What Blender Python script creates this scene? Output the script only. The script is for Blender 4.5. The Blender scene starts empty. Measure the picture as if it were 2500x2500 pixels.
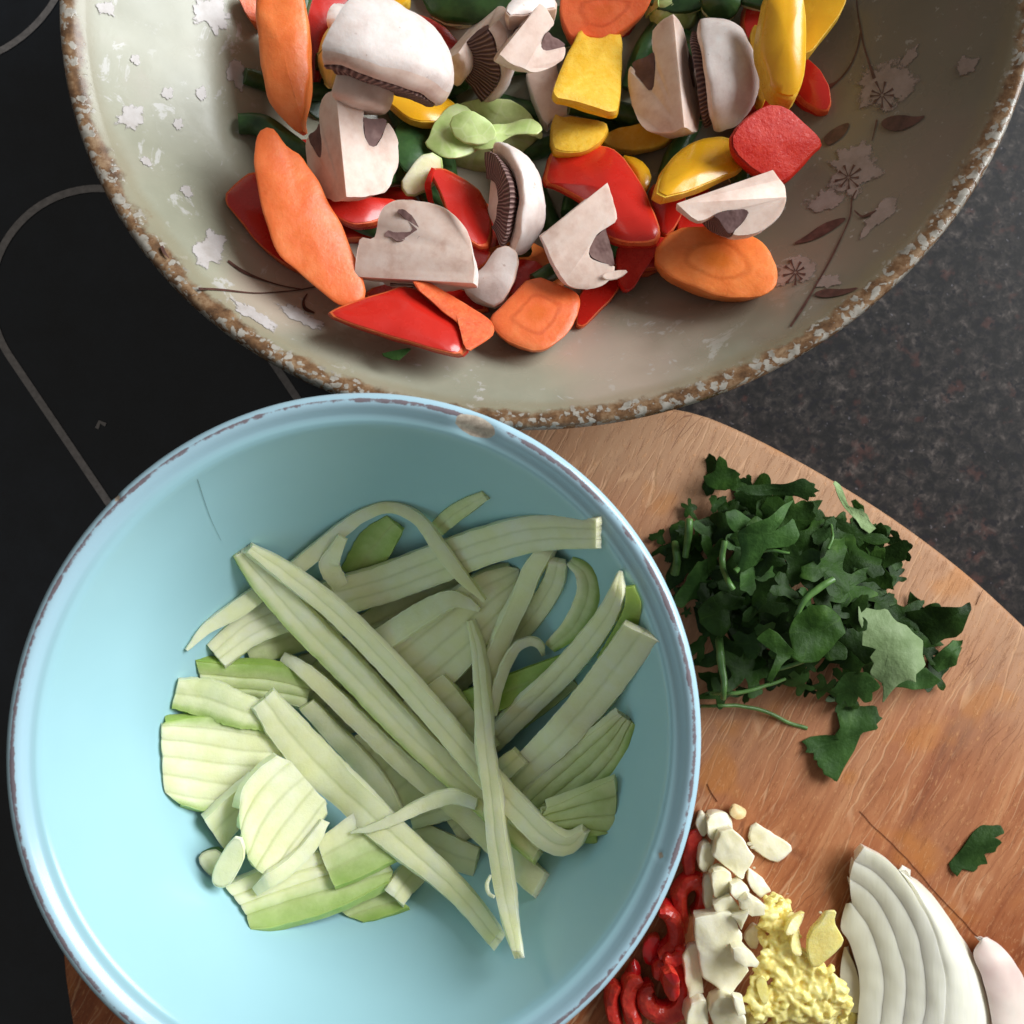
import bpy, bmesh, math, random
import numpy as np
from mathutils import Vector, Matrix, noise as mnoise

sc = bpy.context.scene
R = random.Random(7)
rng = np.random.default_rng(7)

# ------------------------------------------------------------------ camera, light, exposure
H = 0.435                       # camera height above the worktop (metres)
F = 2680.7                      # focal length in photo pixels (2500 wide)
cam_d = bpy.data.cameras.new('camera')
cam_d.sensor_width = 36.0
cam_d.lens = 36.0 * F / 2500.0
cam_d.clip_start = 0.01
cam_d.clip_end = 50.0
cam_d.dof.use_dof = True
cam_d.dof.focus_distance = 0.365
cam_d.dof.aperture_fstop = 15.0
cam = bpy.data.objects.new('camera', cam_d)
cam.location = (0, 0, H)
sc.collection.objects.link(cam)
sc.camera = cam

world = bpy.data.worlds.new('World')
sc.world = world
world.use_nodes = True
wb = world.node_tree.nodes['Background']
wb.inputs[0].default_value = (1.0, 0.95, 0.88, 1)
wb.inputs[1].default_value = 0.21


def area(name, loc, target, w, h, power, col):
    d = bpy.data.lights.new(name, 'AREA')
    d.shape = 'RECTANGLE'
    d.size = w
    d.size_y = h
    d.energy = power
    d.color = col
    o = bpy.data.objects.new(name, d)
    o.location = loc
    o.rotation_euler = (Vector(target) - Vector(loc)).to_track_quat('-Z', 'Y').to_euler()
    sc.collection.objects.link(o)
    return o


# daylight from one kitchen window, up and to the right
area('window_light', (1.42, 0.74, 0.96), (0, 0, 0.05), 1.35, 1.0, 59.0, (0.95, 0.985, 1.0))

sc.view_settings.view_transform = 'Standard'
sc.view_settings.look = 'None'
sc.view_settings.exposure = 0.0
sc.view_settings.gamma = 1.0
sc.view_settings.use_curve_mapping = False
sc.cycles.max_bounces = 8
sc.cycles.use_denoising = True


# ------------------------------------------------------------------ small helpers
def S(r, g, b, k=1.0):
    f = lambda c: (c / 255 / 12.92) if c / 255 <= 0.04045 else ((c / 255 + 0.055) / 1.055) ** 2.4
    return (f(r) * k, f(g) * k, f(b) * k, 1.0)


CROPS = {'A': (500, 0, .41408), 'B': (1100, 0, .41408), 'C': (1700, 0, .41408), 'D': (0, 0, .51746),
         'E': (500, 600, .5176), 'F': (350, 1180, .36232), 'G': (950, 1180, .36232), 'H': (350, 1700, .36232),
         'I': (850, 1800, .36232), 'J': (1500, 1050, .49172), 'K': (1450, 1900, .31056), 'L': (1900, 1900, .31056),
         'W': (0, 0, 1.294), 'P': (0, 0, 1.0)}


def Q(c, pts):
    x0, y0, s = CROPS[c]
    return np.array([(x0 + p[0] * s, y0 + p[1] * s) for p in pts], float)


def unp(p, z):
    """photo pixels (n,2) and heights -> world points on those heights"""
    p = np.asarray(p, float)
    s = (H - np.asarray(z, float)) / F
    return np.stack([(p[..., 0] - 1250) * s, -(p[..., 1] - 1250) * s, np.broadcast_to(z, s.shape if np.ndim(s) else p.shape[:-1])], -1)


def proj(v):
    s = F / (H - v[..., 2])
    return np.stack([1250 + v[..., 0] * s, 1250 - v[..., 1] * s], -1)


# ------------------------------------------------------------------ material kit
class M:
    def __init__(self, name):
        self.m = bpy.data.materials.new(name)
        self.m.use_nodes = True
        self.t = self.m.node_tree
        self.b = self.t.nodes['Principled BSDF']

    def n(self, typ, ins=None, **props):
        nd = self.t.nodes.new(typ)
        for k, v in props.items():
            setattr(nd, k, v)
        for k, v in (ins or {}).items():
            self.set(nd.inputs[k], v)
        return nd

    def set(self, sock, v):
        if isinstance(v, bpy.types.NodeSocket):
            self.t.links.new(v, sock)
        else:
            sock.default_value = v

    def obj(self):
        return self.n('ShaderNodeTexCoord').outputs['Object']

    def map(self, v, scale=(1, 1, 1), rot=(0, 0, 0), loc=(0, 0, 0)):
        return self.n('ShaderNodeMapping', {'Vector': v, 'Scale': scale, 'Rotation': rot, 'Location': loc}).outputs[0]

    def noise(self, scale, detail=4, rough=.55, vec=None, dist=0.0, col=False):
        nd = self.n('ShaderNodeTexNoise', {'Vector': vec or self.obj(), 'Scale': scale, 'Detail': detail, 'Roughness': rough, 'Distortion': dist})
        return nd.outputs['Color' if col else 'Fac']

    def vor(self, scale, vec=None, feature='F1', out='Distance', rnd=1.0):
        nd = self.n('ShaderNodeTexVoronoi', {'Vector': vec or self.obj(), 'Scale': scale, 'Randomness': rnd}, feature=feature)
        return nd.outputs[out]

    def ramp(self, fac, stops, interp='LINEAR'):
        nd = self.n('ShaderNodeValToRGB', {'Fac': fac})
        cr = nd.color_ramp
        cr.interpolation = interp
        while len(cr.elements) < len(stops):
            cr.elements.new(.5)
        for e, (p, c) in zip(cr.elements, stops):
            e.position = p
            e.color = c if len(c) == 4 else (*c, 1) if len(c) == 3 else (c[0],) * 3 + (1,)
        return nd.outputs[0]

    def mask(self, fac, a, b):
        return self.n('ShaderNodeMapRange', {'Value': fac, 'From Min': a, 'From Max': b}, interpolation_type='SMOOTHSTEP').outputs[0]

    def mix(self, f, a, b, mode='MIX'):
        nd = self.n('ShaderNodeMix', data_type='RGBA', blend_type=mode)
        self.set(nd.inputs[0], f)
        self.set(nd.inputs[6], a)
        self.set(nd.inputs[7], b)
        return nd.outputs[2]

    def math(self, op, a, b=0.0, c=0.0):
        nd = self.n('ShaderNodeMath', operation=op)
        for i, v in enumerate((a, b, c)):
            self.set(nd.inputs[i], v)
        return nd.outputs[0]

    def attr(self, name, out='Fac'):
        return self.n('ShaderNodeAttribute', attribute_name=name).outputs[out]

    def rand(self):
        return self.n('ShaderNodeObjectInfo').outputs['Random']

    def bump(self, h, strength=.3, dist=.0005, normal=None):
        ins = {'Height': h, 'Strength': strength, 'Distance': dist}
        if normal is not None:
            ins['Normal'] = normal
        return self.n('ShaderNodeBump', ins).outputs[0]

    def pol(self):
        """(ring fraction, angle) of a cut piece, stored when it was built"""
        v = self.n('ShaderNodeSeparateXYZ', {'Vector': self.attr('pol', 'Vector')})
        return v.outputs[0], self.math('ARCTAN2', v.outputs[2], v.outputs[1])

    def done(self, col=None, rough=.5, spec=.5, sss=0.0, sr=(1, .5, .3), ss=.002, coat=0.0, coatr=.1, normal=None, **kw):
        b = self.b.inputs
        if col is not None:
            self.set(b['Base Color'], col)
        self.set(b['Roughness'], rough)
        self.set(b['Specular IOR Level'], spec)
        b['Subsurface Weight'].default_value = sss
        b['Subsurface Radius'].default_value = sr
        b['Subsurface Scale'].default_value = ss
        b['Coat Weight'].default_value = coat
        b['Coat Roughness'].default_value = coatr
        if normal is not None:
            self.set(b['Normal'], normal)
        return self.m


MT = {}


def build_materials():
    # dark speckled granite-look worktop
    m = M('granite_worktop')
    a = m.noise(210, 6, .68, None, .4)
    base = m.ramp(a, [(.28, S(15, 14, 16)), (.45, S(30, 28, 28)), (.58, S(52, 47, 45)), (.70, S(88, 80, 76))])
    red = m.mask(m.noise(120, 3), .58, .72)
    base = m.mix(m.math('MULTIPLY', red, .45), base, S(84, 50, 44))
    base = m.mix(m.mask(m.noise(330, 3), .52, .66), base, S(24, 22, 26))
    sp = m.mask(m.noise(460, 3), .66, .78)
    base = m.mix(m.math('MULTIPLY', sp, .6), base, S(118, 114, 120))
    MT['granite'] = m.done(base, .5, .22, normal=m.bump(a, .12, .0004))
    # hob glass
    m = M('black_hob_glass')
    dust = m.noise(35, 5, .7)
    MT['hob'] = m.done(m.ramp(dust, [(.3, S(20, 24, 29)), (.8, S(34, 40, 48))]), m.ramp(dust, [(.3, (.12,)), (.8, (.30,))]), .42)
    m = M('grey_hob_print')
    MT['hobmark'] = m.done(m.ramp(m.noise(500, 3), [(.3, S(124, 120, 119)), (.7, S(152, 147, 145))]), .4, .4)
    # chopping board: worn wood, long grain, knife scars, stains
    m = M('worn_board_wood')
    o = m.obj()
    rot = m.map(o, (1, 1, 1), (0, 0, math.radians(-62)))
    grain = m.noise(34, 9, .72, m.map(rot, (.20, 1.6, 1)), .9)
    fib = m.noise(260, 4, .6, m.map(rot, (.14, 1, 1)))
    big = m.noise(14, 3, .5)
    col = m.ramp(grain, [(.30, S(108, 56, 30)), (.45, S(146, 84, 48)), (.56, S(165, 102, 62)), (.72, S(188, 132, 90))])
    sx = m.n('ShaderNodeSeparateXYZ', {'Vector': o})
    pale = m.mask(m.math('ADD', m.math('ADD', m.math('MULTIPLY', sx.outputs[1], 5.0), m.math('MULTIPLY', sx.outputs[0], 1.2)), m.math('MULTIPLY', big, .9)), .65, 1.4)
    col = m.mix(m.math('MULTIPLY', pale, .88), col, m.mix(fib, S(158, 114, 82), S(196, 158, 124)))
    wet = m.mask(m.noise(20, 4, .6, m.map(o, (1, 1, 1), (0, 0, 0), (.3, .2, 0))), .47, .66)
    wetm = m.math('MULTIPLY', wet, m.math('SUBTRACT', 1.0, pale))
    col = m.mix(m.math('MULTIPLY', wetm, .45), col, S(138, 70, 38))
    yel = m.mask(m.noise(38, 2, .5, m.map(o, (1, 1, 1), (0, 0, 0), (.11, .7, 0))), .60, .72)
    col = m.mix(m.math('MULTIPLY', yel, .4), col, S(186, 116, 40))
    # knife scars: thin stretched cells
    jit = m.n('ShaderNodeVectorMath', {0: m.noise(60, 2, col=True), 1: (.005, .005, 0)}, operation='MULTIPLY').outputs[0]
    oj = m.n('ShaderNodeVectorMath', {0: o, 1: jit}, operation='ADD').outputs[0]
    scr = m.vor(46, m.map(m.map(oj, (1, 1, 1), (0, 0, math.radians(-62))), (.30, 4.0, 1)), 'DISTANCE_TO_EDGE')
    scm = m.mask(scr, .045, .006)
    sel = m.mask(m.noise(40, 3), .40, .60)
    scm = m.math('MULTIPLY', scm, sel)
    col = m.mix(m.math('MULTIPLY', scm, .5), col, S(208, 164, 126))
    scr2 = m.vor(40, m.map(m.map(oj, (1, 1, 1), (0, 0, math.radians(-50))), (.30, 5.0, 1)), 'DISTANCE_TO_EDGE')
    sc2 = m.math('MULTIPLY', m.mask(scr2, .02, .002), m.mask(m.noise(33, 3, .5, m.map(o, (1, 1, 1), (0, 0, 0), (.5, 0, 0))), .50, .62))
    col = m.mix(m.math('MULTIPLY', sc2, .6), col, S(104, 58, 36))
    flk = m.mask(m.noise(760, 5, .7, m.map(rot, (.34, 1, 1))), .53, .70)
    col = m.mix(m.math('MULTIPLY', flk, .55), col, S(200, 144, 98))
    flk2 = m.mask(m.noise(640, 5, .7, m.map(rot, (.16, 1, 1), (0, 0, 0), (.3, .1, 0))), .53, .72)
    col = m.mix(m.math('MULTIPLY', flk2, .4), col, S(114, 62, 36))
    h = m.math('ADD', m.math('MULTIPLY', fib, .5), m.math('SUBTRACT', m.math('MULTIPLY', flk, .7), m.math('ADD', flk2, m.math('ADD', scm, sc2))))
    MT['wood'] = m.done(col, m.ramp(wetm, [(0, (.62,)), (1, (.42,))]), .3, normal=m.bump(h, .35, .0005))
    m = M('dark_joint')
    MT['joint'] = m.done(S(104, 56, 32), .8, .2)
    # teal glaze with brown wear at the rim, clay where chipped
    m = M('teal_glaze')
    o = m.obj()
    base = m.mix(m.noise(30, 3), S(162, 206, 216), S(170, 213, 224))
    rim = m.attr('rim')
    wn = m.noise(70, 6, .75)
    wear = m.mask(m.math('ADD', rim, m.math('MULTIPLY', m.math('SUBTRACT', wn, .5), 1.7)), .62, .80)
    out = m.attr('outside')
    purple = m.mix(m.noise(300, 3), S(92, 66, 74), S(128, 92, 92))
    col = m.mix(m.math('MULTIPLY', m.attr('pale'), .6), base, S(176, 204, 222))
    col = m.mix(m.math('MULTIPLY', wear, .85), col, purple)
    ow = m.math('MULTIPLY', out, m.mask(wn, .30, .55))
    col = m.mix(ow, col, S(122, 116, 132))
    chip = m.mask(m.math('ADD', m.attr('chip'), m.math('MULTIPLY', m.math('SUBTRACT', m.noise(400, 4), .5), .35)), .40, .46)
    clay = m.ramp(m.noise(500, 4, .7), [(.3, S(168, 152, 136)), (.6, S(214, 200, 182)), (.8, S(238, 228, 212))])
    col = m.mix(chip, col, clay)
    r = m.math('ADD', .2, m.math('MULTIPLY', m.math('MAXIMUM', wear, m.math('MAXIMUM', chip, m.math('MULTIPLY', out, .5))), .5))
    MT['teal'] = m.done(col, r, .45, normal=m.bump(m.noise(60, 2), .06, .0006))
    m = M('hairline_in_glaze')
    MT['hair'] = m.done(S(112, 142, 146), .4, .4)
    # large bowl glaze
    m = M('mottled_stoneware_glaze')
    o = m.obj()
    n1 = m.noise(22, 5, .6)
    base = m.ramp(n1, [(.3, S(144, 144, 126)), (.55, S(160, 159, 140)), (.75, S(168, 156, 144))])
    warm = m.mask(m.noise(10, 3, .5, m.map(o, (1, 1, 1), (0, 0, 0), (.2, .4, 0))), .5, .68)
    base = m.mix(m.math('MULTIPLY', warm, .65), base, S(182, 158, 144))
    ox = m.n('ShaderNodeSeparateXYZ', {'Vector': o}).outputs[0]
    shade_brn = m.mask(m.math('ADD', m.math('MULTIPLY', ox, 7.0), m.noise(12, 4, .6)), .70, 1.15)  # right wall's shade put into the glaze: browner towards positive x
    base = m.mix(m.math('MULTIPLY', shade_brn, .75), base, m.mix(m.noise(30, 4), S(94, 84, 66), S(108, 90, 76)))
    st = m.noise(70, 6, .68, None, .8)
    wh = m.mask(st, .60, .65)
    base = m.mix(m.math('MULTIPLY', m.math('MULTIPLY', wh, m.math('SUBTRACT', 1.0, shade_brn)), .8), base, S(190, 188, 184))
    fine = m.mask(m.noise(230, 4, .6), .64, .70)
    base = m.mix(m.math('MULTIPLY', fine, .3), base, S(190, 188, 184))
    rim = m.attr('rim')              # 0 inside .. 1 at the lip
    jit = m.math('MULTIPLY', m.math('SUBTRACT', m.noise(90, 5, .65), .5), .9)
    brown = m.ramp(m.noise(240, 5, .7), [(.3, S(70, 50, 36)), (.5, S(114, 84, 58)), (.7, S(154, 128, 100))])
    bm = m.mask(m.math('ADD', rim, jit), .50, .72)
    olive = m.mask(m.math('ADD', rim, m.math('MULTIPLY', jit, .5)), .12, .45)
    base = m.mix(m.math('MULTIPLY', olive, .4), base, S(136, 122, 92))
    base = m.mix(bm, base, brown)
    cell = m.vor(300, m.n('ShaderNodeVectorMath', {0: o, 1: m.n('ShaderNodeVectorMath', {0: m.noise(150, 4, col=True), 1: (.012, .012, .012)}, operation='MULTIPLY').outputs[0]}, operation='ADD').outputs[0])
    speck = m.math('ADD', cell, m.math('MULTIPLY', m.math('SUBTRACT', m.noise(420, 3), .5), .5))
    blot = m.mask(m.math('SUBTRACT', speck, m.math('MULTIPLY', m.math('SUBTRACT', rim, .72), .5)), .46, .30)
    blot = m.math('MULTIPLY', blot, m.mask(m.math('ADD', rim, m.math('MULTIPLY', jit, .6)), .45, .62))
    whiteish = m.ramp(m.noise(330, 4), [(.3, S(124, 118, 108)), (.6, S(166, 160, 150))])
    base = m.mix(blot, base, whiteish)
    dk = m.mask(m.noise(520, 4, .7), .62, .72)
    base = m.mix(m.math('MULTIPLY', m.math('MULTIPLY', dk, bm), .7), base, S(58, 40, 26))
    hb = m.math('ADD', m.math('MULTIPLY', st, .5), m.math('MULTIPLY', blot, .5))
    MT['stone'] = m.done(base, m.ramp(m.noise(60, 3), [(.3, (.18,)), (.7, (.32,))]), .4, normal=m.bump(hb, .18, .0006))
    m = M('white_petal_paint')
    m.set(m.b.inputs['Alpha'], m.mask(m.math('ADD', m.math('MULTIPLY', m.math('SUBTRACT', 1.0, m.attr('fr')), 1.25), m.math('MULTIPLY', m.math('SUBTRACT', m.noise(190, 5, .65), .5), 1.7)), .20, .42))
    MT['petal'] = m.done(m.ramp(m.noise(180, 5, .65), [(.3, S(168, 160, 154)), (.6, S(190, 184, 182))]), .3, .4)
    m = M('shaded_petal_paint')  # darker copy of the white petals, shade of the right wall in its colour
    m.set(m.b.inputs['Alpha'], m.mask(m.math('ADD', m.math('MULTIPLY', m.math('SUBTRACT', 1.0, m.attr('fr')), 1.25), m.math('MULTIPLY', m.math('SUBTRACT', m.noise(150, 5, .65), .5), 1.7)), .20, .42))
    MT['petal_shade'] = m.done(m.ramp(m.noise(180, 5, .65), [(.3, S(128, 112, 102)), (.6, S(148, 132, 124))]), .35, .35)
    m = M('brown_twig_paint')
    MT['twig'] = m.done(m.ramp(m.noise(300, 4), [(.3, S(62, 42, 36)), (.7, S(98, 66, 58))]), .35, .4)
    # carrot
    def carrot(name, rings):
        m = M(name)
        s, th = m.pol()
        nz = m.noise(500, 4)
        col = m.ramp(m.noise(110, 5, .6), [(.3, S(224, 98, 48)), (.55, S(234, 116, 64)), (.8, S(240, 138, 86))])
        if rings:
            wob = m.math('ADD', s, m.math('MULTIPLY', m.noise(140, 3), .25))
            core = m.mask(m.math('ABSOLUTE', m.math('SUBTRACT', wob, .62)), .10, .0)
            col = m.mix(m.math('MULTIPLY', core, .5), col, S(190, 70, 26))
            col = m.mix(m.mask(wob, .45, .25), col, S(222, 104, 44))
            ray = m.noise(9, 2, .5, m.n('ShaderNodeCombineXYZ', {'X': m.math('MULTIPLY', th, 4.0), 'Y': s}).outputs[0])
            col = m.mix(m.math('MULTIPLY', m.mask(ray, .5, .7), .25), col, S(238, 150, 88))
        fl = m.mask(m.noise(300, 3, .6), .66, .76)
        col = m.mix(m.math('MULTIPLY', fl, .2), col, S(236, 160, 108))
        hsv = m.n('ShaderNodeHueSaturation', {'Hue': m.math('ADD', .49, m.math('MULTIPLY', m.rand(), .02)), 'Value': m.math('ADD', .92, m.math('MULTIPLY', m.rand(), .16)), 'Color': col})
        return m.done(hsv.outputs[0], m.ramp(nz, [(.3, (.32,)), (.7, (.5,))]), .45, .25, (1, .35, .1), .0025, normal=m.bump(m.noise(380, 5, .65), .4, .0006))
    MT['carrot'] = carrot('carrot_flesh', True)
    MT['carrot_side'] = carrot('carrot_peeled_side', False)
    # peppers
    def pepper(nm, c0, c1, f0, f1, sr):
        m = M(nm + '_pepper_skin')
        col = m.mix(m.noise(70, 3), c0, c1)
        fl = m.mask(m.noise(260, 2), .70, .78)
        col = m.mix(m.math('MULTIPLY', fl, .2), col, f1)
        MT[nm] = m.done(col, m.ramp(m.noise(120, 3), [(.3, (.2,)), (.7, (.34,))]), .5, .2, sr, .002, .25, .2, m.bump(m.noise(300, 3), .12, .0004))
        m = M(nm + '_pepper_flesh')
        col = m.ramp(m.noise(330, 5, .7), [(.3, f0), (.7, f1)])
        MT[nm + '_f'] = m.done(col, m.ramp(m.vor(700), [(.1, (.18,)), (.5, (.45,))]), .24, .2, sr, .0015, normal=m.bump(m.noise(800, 4, .7), .5, .0006))
    pepper('red', S(190, 28, 20), S(208, 46, 34), S(178, 24, 16), S(200, 54, 36), (1, .12, .08))
    pepper('red2', S(176, 22, 18), S(196, 38, 30), S(212, 78, 40), S(230, 120, 70), (1, .2, .08))
    pepper('yellow', S(228, 160, 16), S(238, 184, 40), S(226, 172, 38), S(236, 196, 82), (1, .6, .1))
    # mushroom
    m = M('mushroom_skin')
    o = m.obj()
    col = m.ramp(m.noise(160, 6, .65), [(.25, S(208, 188, 180)), (.5, S(226, 212, 206)), (.75, S(234, 226, 222))])
    sp = m.mask(m.noise(420, 3), .69, .76)
    col = m.mix(m.math('MULTIPLY', sp, .45), col, S(150, 112, 92))
    col = m.mix(m.math('MULTIPLY', m.mask(m.noise(60, 3), .55, .75), .35), col, S(196, 156, 132))
    MT['mush'] = m.done(col, .55, .3, .25, (1, .7, .55), .0025, normal=m.bump(m.noise(300, 5, .6), .35, .0006))
    m = M('mushroom_cut_flesh')
    col = m.ramp(m.noise(130, 6, .65), [(.25, S(206, 172, 156)), (.5, S(226, 200, 186)), (.75, S(236, 217, 206))])
    col = m.mix(m.math('MULTIPLY', m.mask(m.noise(80, 5, .65), .52, .70), .5), col, S(190, 146, 126))
    MT['mush_cut'] = m.done(col, .5, .35, .3, (1, .7, .5), .0025, normal=m.bump(m.noise(300, 4, .6), .16, .0005))
    m = M('mushroom_gills')
    v = m.attr('pol', 'Vector')
    sv = m.n('ShaderNodeSeparateXYZ', {'Vector': v})
    th = m.math('ARCTAN2', sv.outputs[2], sv.outputs[1])
    w = m.math('SINE', m.math('ADD', m.math('MULTIPLY', th, 70.0), m.math('MULTIPLY', m.noise(120, 3), 4.0)))
    col = m.ramp(m.math('ADD', m.math('MULTIPLY', w, .3), .5), [(.1, S(70, 46, 46)), (.55, S(120, 90, 86)), (.95, S(170, 140, 132))])
    MT['gill'] = m.done(col, .6, .25, normal=m.bump(w, .7, .0006))
    # sprout, bean, other greens
    m = M('sprout_leaf')
    s = m.attr('tint')
    col = m.ramp(m.noise(90, 5, .6), [(.3, S(166, 190, 110)), (.55, S(196, 212, 144)), (.8, S(216, 224, 176))])
    col = m.mix(m.mask(s, .35, .95), col, S(206, 214, 168))
    vn = m.mask(m.vor(110, None, 'DISTANCE_TO_EDGE'), .05, .01)
    col = m.mix(m.math('MULTIPLY', vn, .4), col, S(206, 216, 164))
    MT['sprout'] = m.done(col, .38, .45, .15, (.6, 1, .3), .002, normal=m.bump(m.noise(120, 4), .4, .0008))
    m = M('green_bean_skin')
    col = m.ramp(m.noise(120, 5, .6), [(.3, S(34, 62, 34)), (.6, S(62, 96, 50)), (.8, S(84, 116, 60))])
    MT['bean'] = m.done(col, .35, .45, .1, (.5, 1, .3), .002, normal=m.bump(m.noise(400, 3), .2, .0005))
    # courgette
    m = M('courgette_flesh')
    t = m.attr('tint')
    nz = m.noise(90, 5, .6)
    fl = m.ramp(nz, [(.3, S(236, 237, 180)), (.55, S(242, 243, 200)), (.8, S(246, 247, 220))])
    yl = m.mask(m.noise(28, 3), .48, .72)
    fl = m.mix(m.math('MULTIPLY', yl, .4), fl, S(236, 228, 156))
    gr = m.ramp(nz, [(.3, S(140, 172, 74)), (.7, S(176, 200, 108))])
    col = m.mix(m.mask(m.math('ADD', t, m.math('MULTIPLY', m.math('SUBTRACT', m.noise(150, 3), .5), .3)), .1, .95), fl, gr)
    col = m.mix(m.math('MULTIPLY', m.attr('groove'), .3), col, S(186, 192, 130))
    MT['cour'] = m.done(col, m.ramp(m.noise(500, 3), [(.3, (.42,)), (.7, (.6,))]), .45, .6, (.9, 1, .5), .005, normal=m.bump(m.noise(520, 5, .7), .45, .0005))
    # herbs
    def leafm(name, a, b, c):
        m = M(name)
        s, th = m.pol()
        col = m.ramp(m.noise(110, 5, .6), [(.3, a), (.6, b), (.85, c)])
        vein = m.mask(m.math('ABSOLUTE', m.math('SINE', m.math('ADD', m.math('MULTIPLY', th, 2.5), m.math('MULTIPLY', m.noise(90, 3), 2.5)))), .12, .0)
        col = m.mix(m.math('MULTIPLY', vein, .22), col, c)
        hsv = m.n('ShaderNodeHueSaturation', {'Value': m.math('ADD', .6, m.math('MULTIPLY', m.rand(), .75)), 'Color': col})
        return m.done(hsv.outputs[0], .5, .14, .0, normal=m.bump(m.noise(220, 6, .6), .8, .0008))
    MT['leaf'] = leafm('coriander_leaf_top', S(24, 44, 12), S(40, 66, 20), S(70, 98, 38))
    MT['leaf_mid'] = leafm('coriander_leaf_lighter', S(36, 62, 24), S(56, 86, 38), S(88, 118, 62))
    MT['leaf_pale'] = leafm('coriander_leaf_underside', S(116, 140, 90), S(142, 164, 116), S(166, 184, 142))
    m = M('coriander_stalk')
    MT['stem'] = m.done(m.ramp(m.noise(200, 3), [(.3, S(70, 108, 50)), (.7, S(106, 144, 78))]), .35, .45, .15, (.6, 1, .3), .001)
    # garlic, ginger, onion, chilli
    m = M('garlic_flesh')
    col = m.ramp(m.noise(110, 4, .6), [(.3, S(234, 226, 182)), (.55, S(245, 239, 212)), (.8, S(249, 245, 229))])
    MT['garlic'] = m.done(col, m.ramp(m.noise(300, 3), [(.3, (.25,)), (.7, (.45,))]), .5, .45, (1, .9, .6), .003, normal=m.bump(m.noise(350, 4), .35, .0006))
    m = M('ginger_pulp')
    col = m.ramp(m.noise(130, 5, .65), [(.3, S(240, 216, 120)), (.55, S(246, 231, 148)), (.8, S(250, 240, 186))])
    MT['ginger'] = m.done(col, m.ramp(m.noise(420, 3), [(.35, (.16,)), (.65, (.4,))]), .5, .5, (1, .85, .35), .004, normal=m.bump(m.noise(500, 5, .7), .5, .0007))
    m = M('onion_flesh')
    t = m.attr('tint')
    col = m.ramp(m.noise(30, 4, .5, m.map(m.obj(), (1, .25, 1))), [(.3, S(226, 223, 202)), (.6, S(238, 236, 222)), (.8, S(245, 244, 236))])
    col = m.mix(m.math('MULTIPLY', t, .8), col, S(206, 202, 172))
    fine = m.noise(420, 3, .6, m.map(m.obj(), (1, .12, 1)))
    col = m.mix(m.math('MULTIPLY', m.mask(fine, .52, .7), .18), col, S(198, 200, 172))
    MT['onion'] = m.done(col, .26, .5, .4, (1, 1, .75), .004, normal=m.bump(fine, .2, .0005))
    m = M('pink_onion_flesh')
    col = m.ramp(m.noise(40, 4), [(.3, S(214, 186, 180)), (.55, S(228, 210, 200)), (.8, S(234, 224, 212))])
    MT['onion_pink'] = m.done(col, .3, .5, .4, (1, .7, .6), .004, normal=m.bump(m.noise(200, 3), .2, .0004))
    m = M('chilli_skin')
    col = m.ramp(m.noise(120, 4), [(.3, S(184, 16, 24)), (.7, S(212, 34, 36))])
    MT['chilli'] = m.done(col, .2, .5, .15, (1, .1, .08), .0015, .5, .12, m.bump(m.noise(260, 3), .25, .0005))
    m = M('chilli_flesh')
    col = m.ramp(m.noise(220, 5, .7), [(.3, S(190, 24, 26)), (.7, S(224, 76, 54))])
    MT['chilli_f'] = m.done(col, .3, .55, .25, (1, .15, .1), .0015, normal=m.bump(m.vor(600), .5, .0006))
    m = M('seed_skin')
    MT['seed'] = m.done(m.ramp(m.noise(300, 3), [(.3, S(216, 184, 126)), (.7, S(234, 212, 164))]), .4, .4, .2, (1, .8, .5), .001)


build_materials()


# ------------------------------------------------------------------ objects
def link(o, parent=None):
    sc.collection.objects.link(o)
    if parent is not None:
        o.parent = parent
        o.matrix_parent_inverse = Matrix.Translation(-Vector(parent.location))
    return o


def tag(o, label, cat=None, group=None, kind=None):
    o['label'] = label
    if cat:
        o['category'] = cat
    if group:
        o['group'] = group
    if kind:
        o['kind'] = kind
    return o


def mesh(name, V, Fc, mats, midx=None, parent=None, smooth=True, angle=38, attrs=None, origin=None):
    V = np.asarray(V, float)
    org = np.array([V[:, 0].mean(), V[:, 1].mean(), V[:, 2].min()]) if origin is None else np.array(origin, float)
    me = bpy.data.meshes.new(name)
    me.from_pydata((V - org).tolist(), [], [tuple(f) for f in Fc])
    for mm in mats:
        me.materials.append(MT[mm])
    if midx is not None:
        me.polygons.foreach_set('material_index', np.asarray(midx, np.int32))
    for k, a in (attrs or {}).items():
        a = np.asarray(a, np.float32)
        if a.ndim == 1:
            at = me.attributes.new(k, 'FLOAT', 'POINT')
            at.data.foreach_set('value', a)
        else:
            at = me.attributes.new(k, 'FLOAT_VECTOR', 'POINT')
            at.data.foreach_set('vector', a.ravel())
    bm = bmesh.new()
    bm.from_mesh(me)
    bmesh.ops.recalc_face_normals(bm, faces=bm.faces)
    bm.to_mesh(me)
    bm.free()
    if smooth:
        me.polygons.foreach_set('use_smooth', np.ones(len(me.polygons), bool))
        if angle:
            me.set_sharp_from_angle(angle=math.radians(angle))
    me.update()
    o = bpy.data.objects.new(name, me)
    o.location = org
    return link(o, parent)


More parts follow.
